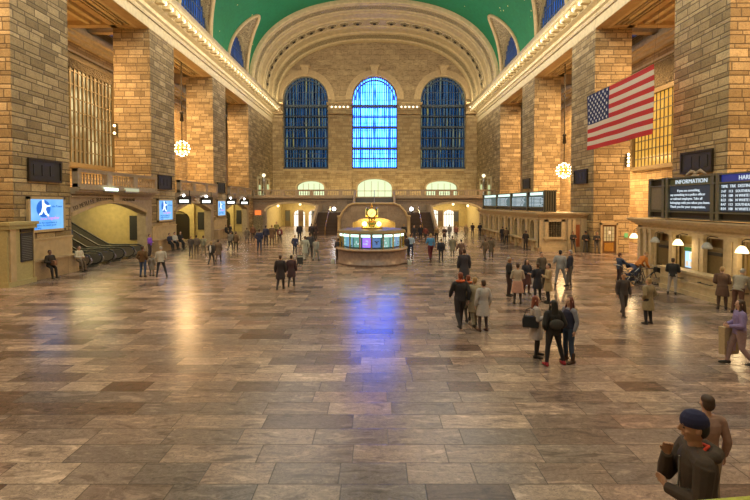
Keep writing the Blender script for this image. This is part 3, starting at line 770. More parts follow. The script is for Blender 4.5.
for r in range(9):
    for c in range(6 if r % 2 == 0 else 5):
        p = .4*((c*2+1+(r % 2))/12); q = 6/13+7/13*(1-(r+.7)/9.4)
        x, y, z = flagpt(p, q, -.012)
        if pr is None:
            pts = [( .125*(1 if i % 2 == 0 else .42)*sin(2*pi*i/10), .125*(1 if i % 2 == 0 else .42)*cos(2*pi*i/10)) for i in range(10)]
            pr = MB().prism(pts, [], lambda a, b, d: (d, a, b), -.006, .006).build('star', M['white'], t); s_ = pr
        else: s_ = pr.copy(); C.objects.link(s_); s_.parent = t
        s_.location = (x-16.5, y-34.7, z-8.2)
for yy in (34.7, 26.5):
    o = MB().tube([(16.5,yy,12.25),(17.3,yy,20.9)], .005, 5).build('wire', M['bronze'], t); o.matrix_parent_inverse = Matrix.Translation((-16.5,-34.7,-8.2))
o = MB().tube([(16.5,26.45,12.3),(16.5,34.75,12.3)], .012, 6).build('top_pole', M['bronze'], t); o.matrix_parent_inverse = Matrix.Translation((-16.5,-34.7,-8.2))

# ---------------------------------------------------------------- ticket offices on the right
def office(y0, y1, x, holes, nm, label):
    t = empty(nm, (x, y0, 0), 0, label, 'ticket office')
    I = Matrix.Translation((-x,-y0,0))
    fn = lambda p, q, d: (x+d, p, q)
    o = MB().prism([(y0,0),(y0,3.1),(y1,3.1),(y1,0)], [h for h in holes], fn, 0, .35).build('front_wall', M['ticket'], t); o.matrix_parent_inverse = I
    m = MB()
    for dx, z0, z1 in ((.06,2.75,2.82),(.12,2.95,3.05),(.25,3.05,3.15),(.38,3.15,3.25),(.45,3.25,3.32)): m.box(x-dx, HX, y0-dx, y1+dx, z0, z1)
    m.box(x+.4, HX, y0, y1, 2.9, 3.1)
    o = m.build('cornice', M['ticket'], t); o.matrix_parent_inverse = I
    m = MB(); m.box(x-.12, x+.1, y0-.05, y1+.05, 0, .45 if nm != 'ticket_office' else .3)
    o = m.build('base_course', M['plinth'], t); o.matrix_parent_inverse = I
    return t, I
# far office: nine arched ticket windows
y0, y1, x = 38.45, 60.4, 14.25
wy = [y0+1.0+i*2.33 for i in range(9)]
t, I = office(y0, y1, x, [arch_pts(a, a+1.35, .95, 2.1, 2.65, 8) for a in wy], 'ticket_office', 'low stone ticket office with row of arched windows along right side')
for a in wy:
    o = MB().box(x+.3, x+.34, a-.05, a+1.4, .9, 2.7).build('window', M['dark'], t); o.matrix_parent_inverse = I
    m = MB()
    for k in range(1,4): m.box(x+.22,x+.3,a+1.35*k/4-.02,a+1.35*k/4+.02,.95,2.5)
    m.box(x+.22,x+.3,a,a+1.35,1.75,1.8)
    o = m.build('window_bars', M['bronze2'], t); o.matrix_parent_inverse = I
for a in [y0+.15]+[w+1.5 for w in wy[:-1]]+[y1-.85]:
    m = MB(); m.box(x-.16, x+.05, a+.05, a+.7, .45, 2.6); m.box(x-.2, x+.05, a, a+.75, 2.5, 2.7); m.box(x-.2, x+.05, a, a+.75, .3, .7)
    o = m.build('pilaster', M['ticket'], t); o.matrix_parent_inverse = I
m = MB(); m.box(x-.5, x, y0+.3, y1-.3, .85, .98)
for a in wy: m.box(x-.4, x, a-.3, a-.15, .0, .85)
o = m.build('counter_shelf', M['ticket'], t); o.matrix_parent_inverse = I
# near end facade, facing the viewer
fn = lambda p, q, d: (p, d, q)
o = MB().prism([(x,0),(x,3.1),(HX,3.1),(HX,0)], [[(15.0,1.25),(15.0,2.55),(16.1,2.55),(16.1,1.25)]], fn, y0-.02, y0+.3).build('end_wall', M['ticket'], t); o.matrix_parent_inverse = I
m = MB()
for a, b in ((14.7,15.0),(16.1,16.4)): m.box(a,b,y0-.14,y0,.9,2.75)
m.box(14.7,16.4,y0-.14,y0,2.55,2.75); m.box(14.6,16.5,y0-.2,y0,1.05,1.25); m.box(14.4,16.6,y0-.14,y0,0,.4)
for a in (16.65,17.05,17.75): m.box(a,a+.25,y0-.18,y0,0,2.75)
o = m.build('end_pilasters', M['ticket'], t); o.matrix_parent_inverse = I
o = MB().box(15.0,16.1,y0+.15,y0+.2,1.2,2.6).build('grated_window', M['relief2'], t); o.matrix_parent_inverse = I
m = MB()
for i in range(6): m.box(15.0+i*.22-.02,15.0+i*.22+.02,y0+.05,y0+.1,1.25,2.55)
for i in range(7): m.box(15.0,16.1,y0+.05,y0+.1,1.25+i*.215,1.27+i*.215)
o = m.build('grate', M['bronze'], t); o.matrix_parent_inverse = I
o = MB().box(17.35,17.7,y0-.05,y0-.02,.4,2.3).build('wooden_panel', plain('red_brown_wood', (.35,.1,.03), .5), t); o.matrix_parent_inverse = I
# near office: ticket windows with counter
y0, y1, x = 13.5, 25.2, 15.0
NW = [(22.55,23.6,0),(20.9,22.25,1),(19.0,20.1,0),(16.9,18.2,1),(15.2,16.3,0)]
t, I = office(y0, y1, x, [[(a,.9),(a,2.6),(b,2.6),(b,.9)] for a, b, l in NW], 'ticket_office', 'near stone ticket office with lit windows and long counter at right edge')
for a, b, l in NW:
    o = MB().box(x+.5, x+.55, a-.2, b+.2, .8, 2.7).build('window_back', M['yellow'] if l else M['tan'], t); o.matrix_parent_inverse = I
    m = MB(); m.box(x+.05,x+.2,a,a+.07,.95,2.6); m.box(x+.05,x+.2,b-.07,b,.95,2.6); m.box(x+.05,x+.2,a,b,2.1,2.2)
    if not l: m.box(x+.1,x+.14,a,b,1.0,2.1)
    o = m.build('window_frame', M['bronze2'], t); o.matrix_parent_inverse = I
    if not l:
        o = MB().box(x+.06,x+.1,a+.15,b-.15,1.85,2.0).build('closed_sign', M['dark'], t); o.matrix_parent_inverse = I
for a in (25.0,24.45,24.0,22.32,20.5,20.2,18.62,18.3,16.55):
    m = MB(); m.box(x-.14, x+.05, a-.24, a+.0, 0, 2.7); m.box(x-.18, x+.05, a-.28, a+.04, 2.55, 2.75)
    o = m.build('pilaster', M['ticket'], t); o.matrix_parent_inverse = I
o = MB().box(x, HX, y1-.3, y1, 0, 3.1).build('end_wall', M['ticket'], t); o.matrix_parent_inverse = I
o = MB().box(x, HX, y0, y0+.3, 0, 3.1).build('end_wall', M['ticket'], t); o.matrix_parent_inverse = I
m = MB(); m.box(x-.62, x-.14, 13.6, 22.2, .0, .97); m.box(x-.7,x-.1,13.5,22.3,.95,1.07); m.box(x-.68,x-.6,13.6,22.2,.0,.2); m.box(x-.66,x-.6,13.6,22.2,.5,.6)
o = m.build('counter', M['ticket'], t); o.matrix_parent_inverse = I
for a in (21.2,19.4,17.6,16): o = MB().tube([(x-.6,a,.72),(x-.78,a,.72),(x-.78,a-.7,.72),(x-.6,a-.7,.72)], .02, 6).build('counter_rail', M['bronze'], t); o.matrix_parent_inverse = I
# lit machines in the open windows
for a, lb in ((21.2,'lit ticket machine with blue screen in first lit window'),(17.2,'lit ticket machine in the window at right edge of frame')):
    tt = empty('ticket_machine', (x+.25, a, 1.0), 0, lb, 'machine')
    MB().box(-.12,.12,-.35,.35,-.1,1.0).build('body', M['steel'], tt)
    MB().box(-.14,-.12,-.28,.28,.1,.85).build('screen', emitter('machine_screen', (.35,.65,1), 1.3), tt)
    MB().box(-.15,-.12,-.35,.35,.88,1.05).build('header', plain('green_header', (.02,.12,.05), .4), tt)
    m = MB(); m.box(-.145,-.14,-.24,.0,.5,.8); m.box(-.145,-.14,.05,.24,.15,.4); m.box(-.145,-.14,-.22,-.02,.15,.4); m.build('screen_tiles', M['white'], tt)
for i, (u, v, lit) in enumerate(((634,236,1),(655,240,0),(678,242.5,1),(707,246,0),(742,250,1))):
    p = PX(u, v, x-.45) if i else P(u, v, 25.6)
    tt = empty('hanging_lamp', p, 0, ['glowing','unlit'][1-lit]+' bell glass lamp '+['at far corner of near ticket office','over first closed ticket window','over first lit ticket window','over second closed ticket window','at right edge over the last lit window'][i], 'lamp', 'glass lamps along ticket windows')
    m = MB().lathe([(0,.16),(.06,.16),(.13,.1),(.2,-.02),(.23,-.12),(.21,-.12),(.17,-.02),(.1,.06),(0,.1)], seg=14)
    m.build('lamp_shade', M['lamp'] if lit else plain('grey_glass', (.35,.35,.33), .2), tt, True)
    MB().tube([(0,0,.14),(0,0,.35),(.15,0,.42),(.5,0,.36)], .02, 6).build('bracket', M['bronze'], tt)
    if lit:
        l = bpy.data.lights.new('lamp_light', 'POINT'); l.energy = 22; l.color = (1,.72,.36); l.shadow_soft_size = .15
        lo = bpy.data.objects.new('lamp_light', l); C.objects.link(lo); lo.location = (-.1,0,-.3); lo.parent = tt
# ---------------------------------------------------------------- departure boards
def board(x, ya, yb, z0, z1, cuts, label):
    t = empty('departure_board', (x, yb, z0), 0, label, 'board'); I = Matrix.Translation((-x,-yb,-z0))
    def P_(m, nm, mt): o = m.build(nm, mt, t); o.matrix_parent_inverse = I; return o
    m = MB(); m.box(x+.1, x+.9, yb, ya, z0, z1-.02); P_(m, 'case', M['bronze'])
    fr = plain('bronze_frame_pale', (.16,.15,.10), .4, .4)
    for c in cuts: P_(MB().box(x-.04, x+.12, c-.1, c+.1, z0-.02, z1+.03), 'upright', fr)
    m = MB(); m.box(x-.05, x+.12, yb, ya, z1-.06, z1); m.box(x-.05, x+.12, yb, ya, z1-.42, z1-.36); m.box(x-.05, x+.12, yb, ya, z0+.3, z0+.36); m.box(x-.02, x+.12, yb, ya, z0, z0+.05); P_(m, 'frame_rails', fr)
    return t, I, P_
bl = emitter('board_black', (.012,.02,.03), 1)
# far board
cuts = [60.3,53.6,47.9,42.6,38.3]
t, I, P_ = board(14.6, 60.5, 38.1, 3.4, 5.2, cuts, 'long far departure board with four lit panels above arched ticket windows')
for i in range(4):
    a, b = cuts[i+1]+.2, cuts[i]-.2
    P_(MB().box(14.68,14.7,a,b,3.8,4.75), 'display', emitter('display_teal', (.05,.10,.11), 1))
    P_(MB().box(14.66,14.7,a+.4,b-.4,4.84,5.1), 'lit_header', emitter('header_white', (.7,.95,.85), 1.1))
    m = MB()
    for r in range(7):
        y = b-.15
        for w_ in (.5,.35,random.uniform(1.2,1.9),.6):
            if y-w_ > a+.1: m.box(14.665,14.68,y-w_,y,3.87+r*.125,3.915+r*.125)
            y -= w_+.25
    P_(m, 'text_rows', M['wlet'])
for i in range(5): P_(MB().box(14.62+i*.2, 14.72+i*.2, 38.0, 38.12, 3.38, 5.25), 'end_fin', plain('bronze_frame_pale', (.16,.15,.10), .4, .4))
# near board
t, I, P_ = board(14.7, 23.75, 14.2, 3.4, 5.38, [23.65,22.55,22.25,19.25,18.95,14.5], 'near departure board headed INFORMATION and HARLEM on top of ticket office')
P_(MB().box(14.76,14.8,19.35,22.2,3.8,4.95), 'display', bl); P_(MB().box(14.76,14.8,14.6,18.9,3.8,4.95), 'display', bl)
P_(MB().box(14.76,14.8,19.35,22.2,5.0,5.32), 'header', plain('olive_header', (.10,.12,.07), .5)); P_(MB().box(14.76,14.8,14.6,18.9,5.0,5.32), 'header', emitter('navy_header', (.01,.02,.14), 1))
def BT(s, sz, y, z, sx=1): 
    o = text(s, 'lettering', sz, M['wlet'], (14.75, y, z), ROT_R, t, .006, 'LEFT', sx); o.matrix_parent_inverse = I
BT('INFORMATION', .27, 21.75, 5.06, 1.15); BT('HARLEM LINE', .25, 17.95, 5.08, 1.0)
BT('TIME  TRK  DESTINATION', .17, 18.85, 4.78, 1.0)
for i, s in enumerate(('7:47   113   SOUTHEAST','7:54   108   N WHITE PLNS','8:23   106   N WHITE PLNS','8:47   113   SOUTHEAST','8:54   108   N WHITE PLNS')): BT(s, .155, 18.85, 4.58-i*.18, 1.0)
for i, (s, y) in enumerate((('If you see something,',21.6),('say something to a police officer',22.1),('or railroad employee. Take all',22.1),('belongings with you when you leave.',22.1),('Thank you for your cooperation.',22.1))): BT(s, .165, y, 4.68-i*.19, 1.08)
o = MB().box(14.7,14.76,22.6,23.6,3.8,4.95).build('narrow_panel', plain('tan_panel', (.2,.16,.1), .6), t); o.matrix_parent_inverse = I
eg = e = empty('eagle_ornament', (14.9, 20.6, 5.42), 0, 'small bronze eagle ornament on top of near departure board', 'ornament')
m = MB(); m.ball((0,0,.15),(.1,.2,.14)); m.ball((0,.22,.3),(.07,.09,.08)); 
m.build('eagle_body', M['greyst'], e, True)
for sy in (-1,1):
    MB().tube([(0,sy*.1,.2),(0,sy*.5,.32),(0,sy*.95,.1),(0,sy*1.15,-.02)], [(.04,.1),(.04,.14),(.03,.09),(.02,.03)], 8, (1,0,0)).build('wing', M['greyst'], e, True)
MB().lathe([(0,-.08),(.3,-.08),(.2,.05),(0,.05)], seg=10).build('perch', M['greyst'], e)
eg.scale = (.6,.6,.6)
# door in the second right pier
d = struct(MB().box(19.0,20.15,37.2,37.3,0,2.35).build('door_3', plain('door_brown', (.16,.08,.03), .4)))
m = MB(); m.box(18.85,19.0,37.1,37.3,0,2.5); m.box(20.15,20.3,37.1,37.3,0,2.5); m.box(18.85,20.3,37.1,37.3,2.35,2.55); m.build('door_frame', M['tan'], d)
MB().box(19.15,20.0,37.17,37.2,1.0,2.2).build('door_glass', emitter('door_glow', (.9,.55,.2), .5), d)
m = MB()
for i in range(1,4): m.box(19.15+i*.21-.015,19.15+i*.21+.015,37.15,37.18,1.0,2.2)
for i in range(1,4): m.box(19.15,20.0,37.15,37.18,1.0+i*.3,1.02+i*.3)
m.build('glazing_bars', M['bronze'], d); MB().box(19.2,19.95,37.17,37.2,.15,.85).build('kick_panel', M['brass'], d); MB().tube([(20.05,37.2,1.0),(20.05,37.12,1.0),(20.05,37.12,1.3),(20.05,37.2,1.3)],.015,6).build('door_handle', M['brass'], d)
MB().box(19.5,19.7,37.14,37.17,1.55,1.85).build('notice', M['white'], d)
tag(MB().box(20.9,21.15,37.2,37.28,1.3,1.65).build('exit_box', emitter('small_green_sign', (.25,.6,.15), .7)), 'small green lit box on wall right of the door', 'sign')
# ---------------------------------------------------------------- east balcony and stairs
YB = 68.0
fnE = lambda p, q, d: (p, d, q)
AR = [(-16.4,-8.2),(8.3,16.1)]
holes = [arch_pts(a, b, -.0, 2.9, 4.1, 16) for a, b in AR]
outer = [(-18.3,0)]
poly = [(-18.3,4.8)]+[(-18.3,0)]
for a, b in AR: poly += arch_pts(a, b, 0, 2.9, 4.1, 16)
poly += [(18.3,0),(18.3,4.8)]
struct(MB().prism(poly, [], fnE, YB, YB+.8).build('wall_east', M['gray']))
for i, (a, b) in enumerate(AR):
    arc = arch_pts(a, b, 0, 2.9, 4.1, 16)[1:-1]; arc2 = arch_pts(a-.28, b+.28, 0, 2.9, 4.4, 16)[1:-1]
    struct(MB().prism(arc2+arc[::-1], [], fnE, YB-.14, YB+.05).build('trim_%d' % (21+i), M['cream']))
m = MB()
for dy, z0, z1 in ((.15,4.45,4.6),(.35,4.75,4.9),(.6,4.9,5.1)): m.box(-18.3, 18.3, YB-dy, YB+.8, z0, z1)
m.box(-18.3,18.3,YB+.8,YE,4.8,5.1)
struct(m.build('trim_23', M['greyst']))
balustrade('balcony_balustrade', (-18.2, YB-.2), (-2.9, YB-.2), 5.1, 'stone balustrade of end balcony, left of the centre stair', None, 7)
balustrade('balcony_balustrade', (2.9, YB-.2), (18.2, YB-.2), 5.1, 'stone balustrade of end balcony, right of the centre stair', None, 7)
# lit passages behind the two arches
for i, (a, b) in enumerate(AR):
    sd = -1 if a < 0 else 1; yb = 80.5
    struct(MB().box(a-1.5, b+1.5, yb, yb+.2, 0, 4.8).build('wall_east', M['yellow']))
    struct(MB().box(a-.4, a-.2, YB+.8, yb, 0, 4.8).build('wall_east', M['yellow'])); struct(MB().box(b+.2, b+.4, YB+.8, yb, 0, 4.8).build('wall_east', M['yellow']))
    # piers and bright doorways in the passage
    for k in range(2):
        c = a+1.0+(b-a-2)*(.32+.42*k); w = .95
        if sd > 0: c = a+1.2+(b-a-2.4)*(.2+.5*k)
        o = struct(MB().prism(arch_pts(c-w, c+w, 0, 2.2, 2.9, 8), [], fnE, yb-.12, yb-.05).build('door_%d' % (4+i*2+k), emitter('doorway_daylight', (1,.93,.75), 1.3)))
        m = MB(); m.prism(arch_pts(c-w-.2, c+w+.2, 0, 2.2, 3.1, 8), [arch_pts(c-w, c+w, .01, 2.2, 2.9, 8)], fnE, yb-.2, yb)
        m.build('door_frame', M['tan'], o)
        m = MB(); m.box(c-w, c+w, yb-.2, yb-.12, 2.1, 2.22); m.box(c-.05, c+.05, yb-.2, yb-.12, 0, 2.8); m.box(c-w*.5-.03, c-w*.5+.03, yb-.2, yb-.12, 0, 2.8); m.box(c+w*.5-.03, c+w*.5+.03, yb-.2, yb-.12, 0, 2.8)
        m.build('glazing_bars', M['bronze'], o)
    for k, (q, z) in enumerate(((.12,3.5),(.55,3.75),(.85,3.5))):
        c = a+(b-a)*q
        t = empty('passage_lamp', (c, YB+4, z+.2), 0, 'bright round ceiling lamp in the %s passage under end balcony, %s' % (['left','right'][i], ['left','middle','right'][k]), 'lamp', 'lamps in end passages')
        MB().ball((0,0,0), .2, 10, 6).build('globe', M['lamp'], t, True); MB().tube([(0,0,.1),(0,0,4.85-z-.2)], .03, 6).build('stem', M['bronze'], t)
    l = bpy.data.lights.new('passage_light', 'AREA'); l.shape = 'RECTANGLE'; l.size = 6; l.size_y = 8; l.energy = 650; l.color = (1,.80,.45)
    lo = bpy.data.objects.new('passage_light', l); C.objects.link(lo); lo.location = ((a+b)/2, 75, 4.7)
    # dark shop fronts / posters inside the passage
    for k in range(3):
        xx = a+.9+k*2.6
        if sd > 0: xx = a+.7+k*2.5
        tt = empty('passage_poster', (xx, yb-.35-1.5*k, 0), 0, 'dark framed display standing inside the %s passage, %s' % (['left','right'][i], ['left','middle','right'][k]), 'display', 'displays inside end passages')
        MB().box(-.45,.45,-.06,.06,.0,2.9).build('frame', M['bronze2'], tt)
        MB().box(-.36,.36,-.09,-.06,1.0,2.7).build('poster', plain('poster_dark_%d' % k, ((.1,.1,.08),(.11,.07,.05),(.06,.07,.08))[k], .4), tt)
# orange lit niche at far left
t = empty('orange_kiosk', P(258,213,67.8), 0, 'small stall front glowing orange beside left passage arch', 'kiosk')
MB().box(-.45,.45,-.1,.1,-.3,.4).build('lit_sign', M['orange'], t)
MB().box(-.7,.7,-.12,.15,-2.6,-.35).build('front', M['relief2'], t)
# grand stair
def stair_flight(t, x0, x1, y0, y1, z0, z1, n, nm='steps', mat=None):
    m = MB()
    for i in range(n):
        a = y0+(y1-y0)*i/n; m.box(x0, x1, a, y1+.05, z0+(z1-z0)*i/n, z0+(z1-z0)*(i+1)/n)
    return m.build(nm, mat or M['darkstair'], t)
for sd in (-1, 1):
    nm = ['left','right'][sd > 0]
    t = empty('stone_staircase', (sd*6, 57, 0), 0, 'dark stepped stair flight at %s side of the central landing' % nm, 'staircase')
    I = Matrix.Translation((-sd*6,-57,0))
    xa, xb = sorted((sd*4.35, sd*8.0))
    o = stair_flight(t, xa, xb, 57.2, 63.2, 0, 2.85, 17); o.matrix_parent_inverse = I
    o = MB().box(xa, xb, 63.2, 68, 0, 2.85).build('landing', M['gray'], t); o.matrix_parent_inverse = I
    # outer sloping parapet
    xo = sd*8.0; fn = lambda p, q, d: (xo+d, p, q)
    o = MB().prism([(56.8,0),(56.8,1.0),(57.2,1.05),(63.4,3.9),(68,3.9),(68,0)], [], fn, -.15, .15).build('parapet', M['greyst'], t); o.matrix_parent_inverse = I
    xm = sd*6.2; m = MB(); m.tube([(xm,57,.95),(xm,63.3,3.85)], .06, 8); m.tube([(xm,57.1,0),(xm,57.1,.95)], .05, 6); m.tube([(xm,63.3,2.8),(xm,63.3,3.85)], .05, 6); m.tube([(xm,60.2,1.5),(xm,60.2,2.4)], .04, 6)
    o = m.build('handrail', M['brass'], t); o.matrix_parent_inverse = I
    p = P(334 if sd < 0 else 411.5, 209, 63.4)
    tl = empty('stair_lamp', (p.x, p.y, 2.85), 0, 'bright white globe lamp at top of %s stair flight' % nm, 'lamp', 'white globe lamps on stair landings')
    MB().ball((0,0,p.z-2.85), .24, 12, 8).build('globe', M['coolbulb'], tl, True)
    MB().lathe([(0,0),(.2,0),(.2,.12),(.06,.2),(.05,p.z-3.1),(.12,p.z-3.02),(0,p.z-3.0)], seg=10).build('post', M['bronze'], tl, True)
t = empty('central_landing', (0, 57, 0), 0, 'curved grey marble stair landing with arched recess behind the clock', 'staircase')
I = Matrix.Translation((0,-57,0))
def W(o): o.matrix_parent_inverse = I; return o
poly = [(-4.3,0),(-4.3,2.0),(-3.9,3.0),(-3.2,3.75),(-2.6,4.0),(2.6,4.0),(3.2,3.75),(3.9,3.0),(4.3,2.0),(4.3,0)]
hole = [(-2.75,.0),(-2.75,1.6),(-1.8,2.05),(-.6,2.3),(.6,2.3),(1.8,2.05),(2.75,1.6),(2.75,0)]
pl = [(-4.3,0),(-4.3,2.0),(-3.9,3.0),(-3.2,3.75),(-2.6,4.0),(2.6,4.0),(3.2,3.75),(3.9,3.0),(4.3,2.0),(4.3,0)]+hole[::-1]
W(MB().prism(pl, [], fnE, 57.6, 58.0).build('front_wall', M['gray'], t))
W(MB().prism([(-2.75,0),(-2.75,2.35),(2.75,2.35),(2.75,0)], [], fnE, 59.6, 59.8).build('recess_back', M['yellow'], t))
m = MB(); m.box(-2.8,-2.7,58,59.8,0,2.4); m.box(2.7,2.8,58,59.8,0,2.4); m.box(-2.8,2.8,58,59.8,2.32,2.42); W(m.build('recess_sides', M['yellow'], t))
l = bpy.data.lights.new('recess_light', 'AREA'); l.shape = 'RECTANGLE'; l.size = 4; l.size_y = 1; l.energy = 130; l.color = (1,.75,.35)
lo = bpy.data.objects.new('recess_light', l); C.objects.link(lo); lo.location = (0, 58.8, 2.25)
W(MB().box(-4.3,4.3,58,63.5,2.5,2.85).build('landing_floor', M['gray'], t))
rail = [(-4.4,57.5,1.0),(-4.4,57.5,2.1),(-4.0,57.5,3.05),(-3.3,57.5,3.8),(-2.6,57.5,4.08),(2.6,57.5,4.08),(3.3,57.5,3.8),(4.0,57.5,3.05),(4.4,57.5,2.1),(4.4,57.5,1.0)]
W(MB().tube(rail, (.17,.14), 8, (0,1,0)).build('coping', M['tan'], t))
for sx in (-1,1):
    W(MB().lathe([(0,0),(.28,0),(.28,.25),(.2,.35),(.17,2.3),(.26,2.4),(.26,2.55),(0,2.6)], (sx*4.45,57.3,0), 12).build('newel_post', M['tan'], t, True))
m = MB()
W(stair_flight(t, -2.75, 2.75, 63.5, 67.8, 2.85, 5.05, 13, 'upper_steps', plain('grey_step', (.13,.12,.12), .6)))
for sx in (-1,1):
    xo = sx*2.9; W(MB().prism([(63.2,2.8),(63.2,3.9),(68,6.1),(68,5)], [], lambda p, q, d: (xo+d, p, q), -.14, .14).build('upper_parapet', M['greyst'], t))
W(MB().tube([(0,63.4,3.8),(0,67.9,6.05)], .05, 6).build('upper_handrail', M['steel'], t))
# side wall doors at balcony level, far corners
for sd in (-1, 1):
    a, b = sorted((sd*(HX-.08), sd*(HX+.02)))
    for k, y in enumerate((70.5, 75.8)):
        o = MB().box(a, b, y, y+1.7, 5.1, 7.0+k*.3).build('window_%d' % (19+k+(2 if sd > 0 else 0)), emitter('pale_green_glow', (.6,.7,.35), .7)); struct(o)
        m = MB(); a2, b2 = sorted((sd*(HX-.2), sd*(HX+.02))); m.box(a2,b2,y-.25,y,5.1,8); m.box(a2,b2,y+1.7,y+1.95,5.1,8); m.box(a2,b2,y-.3,y+2,8,8.3); m.build('window_frame', M['cream'], o)
# torchere statues
for sd in (-1,1):
    p = Vector((sd*(HX-.5), 73.5 if sd > 0 else 72.5, 5.1))
    t = empty('standing_torchere', p, 0, 'tall pale torchere standing on end balcony by %s wall' % ['left','right'][sd > 0], 'lamp')
    MB().lathe([(0,0),(.35,0),(.35,.4),(.15,.6),(.1,1.9),(.25,2.3),(.3,2.7),(.15,3.1),(0,3.2)], seg=12).build('stand', M['steel'], t, True)
    MB().ball((0,0,3.5), .3, 10, 7).build('globe', emitter('torchere_glow', (1,.85,.5), 1.5), t, True)
# ---------------------------------------------------------------- information booth
BY, BR = 31.6, 2.38
t = empty('information_booth', (0, BY, 0), 0, 'round marble information booth with lit glass panels in centre of hall', 'booth')
bm = plain('pink_grey_marble', (.2,.145,.125), .3, amt=.6, scale=5, bump=.05)
MB().lathe([(0,0),(BR+.1,0),(BR+.1,.12),(BR,.16),(BR,.9),(BR+.02,.95),(0,.95)], seg=64).build('drum', bm, t, True)
MB().lathe([(BR-.45,.95),(BR+.1,.95),(BR+.14,1.0),(BR+.14,1.06),(BR+.08,1.1),(BR-.45,1.1)], seg=64).build('counter_top', plain('tan_counter_marble', (.36,.25,.17), .25, amt=.3, scale=6, bump=.05), t, True)
MB().lathe([(BR-.2,1.85+.25),(BR+.02,2.1),(BR+.02,2.16),(BR-.05,2.28),(BR-.3,2.34),(0,2.36)], seg=64).build('roof', M['bronze2'], t)
NPAN = 18
for i in range(NPAN):
    a = 2*pi*i/NPAN; r = BR-.15
    MB().box(-.035,.035,-.05,.05,1.1,2.15).build('mullion', M['brass'], t).matrix_parent_inverse = Matrix.Translation((r*sin(a), -r*cos(a), 0)) @ Matrix.Rotation(a, 4, 'Z')
cols = [(.25,.6,.75),(.35,.75,.65),(.15,.3,.7),(.45,.15,.85),(.2,.55,.5),(.3,.6,.9)]
for i in range(NPAN):
    a = 2*pi*(i+.5)/NPAN; r = BR-.17
    T = Matrix.Translation((r*sin(a), -r*cos(a), 0)) @ Matrix.Rotation(a, 4, 'Z')
    w = .36
    gl = MB().box(-w,w,-.01,.01,1.1,2.1).build('glass_pane', pane('booth_glass', [(.3,(.85,1,.95)),(.6,(1,1,1))], .06) if i == 0 else bpy.data.materials['booth_glass'], t); gl.matrix_parent_inverse = T
    o = MB().box(-.3,.3,-.03,.02,1.9,2.06).build('light_strip', emitter('booth_strip', (.65,1,.85), 2.0), t); o.matrix_parent_inverse = T
    T2 = Matrix.Translation(((r-.3)*sin(a), -(r-.3)*cos(a), 0)) @ Matrix.Rotation(a, 4, 'Z')
    vio = (i == NPAN-1)
    ec = (.3,.12,.8) if vio else cols[(i*5+2) % 6]
    o = MB().box(-.27,.27,-.02,.02,1.2,1.82).build('screen', emitter('booth_screen_%d' % (99 if vio else (i*5+2) % 6), ec, 1.6 if vio else .55), t); o.matrix_parent_inverse = T2
    m = MB(); rr = random.Random(i)
    for k in range(4):
        x_, z_ = rr.uniform(-.22,.1), rr.uniform(1.22,1.7); m.box(x_, x_+rr.uniform(.05,.14), -.035, -.02, z_, z_+rr.uniform(.03,.12))
    o = m.build('screen_content', M['dark'] if i % 3 == 0 else M['wlet'], t); o.matrix_parent_inverse = T2
MB().lathe([(0,.9),(BR-.9,.9),(BR-.9,2.1),(0,2.1)], seg=32).build('inner_core', plain('booth_core_green', (.12,.2,.18), .5), t)
l = bpy.data.lights.new('booth_light', 'POINT'); l.energy = 60; l.color = (.6,1,.9); l.shadow_soft_size = .3
# clock on its brass pedestal
t = empty('four_faced_clock', (0, BY, 2.36), 0, 'glowing brass four faced ball clock on top of information booth', 'clock')
MB().lathe([(0,0),(.75,0),(.75,.12),(.5,.18),(.42,.4),(.25,.5),(.2,.62),(.3,.7),(.14,.8),(0,.8)], seg=24).build('pedestal', M['brass'], t, True)
MB().ball((0,0,1.1), .36, 20, 12).build('ball', M['brass'], t, True)
MB().lathe([(0,1.42),(.1,1.45),(.05,1.5),(.09,1.58),(.03,1.66),(.05,1.72),(0,1.8)], seg=12).build('finial', M['brass'], t, True)
for k in range(4):
    T = Matrix.Rotation(pi/2*k, 4, 'Z')
    m = MB(); m.tube([(0,-.26,1.1),(0,-.41,1.1)], .35, 28); cc_ = m.build('clock_case', M['brass'], t); cc_.matrix_parent_inverse = T
    o = MB().tube([(0,-.4,1.1),(0,-.43,1.1)], .29, 28).build('clock_face', emitter('opal_dial', (1,.72,.2), 1.6), cc_)
    m = MB()
    for i in range(12):
        a = 2*pi*i/12; m.tube([(.2*sin(a),-.44,1.1+.2*cos(a)),(.25*sin(a),-.44,1.1+.25*cos(a))], .008, 4)
    m.build('hour_marks', M['dark'], cc_)
    o = MB().tube([(.05,-.445,1.16),(-.13,-.445,.93)], .014, 5).build('minute_hand', M['dark'], cc_)
    o = MB().tube([(-.02,-.445,1.07),(.09,-.445,1.2)], .018, 5).build('hour_hand', M['dark'], cc_)
for sx in (-1, 1):
    q = empty('globe_lamp', (sx*.5, BY-.4, 2.36), 0, 'glowing yellow globe lamp on booth roof %s of the clock' % ['left','right'][sx > 0], 'lamp')
    MB().lathe([(0,0),(.12,0),(.05,.08),(.04,.2),(0,.2)], seg=10).build('base', M['brass'], q, True)
    MB().ball((0,0,.34), .17, 12, 8).build('globe', emitter('yellow_globe', (1,.72,.22), 6), q, True)
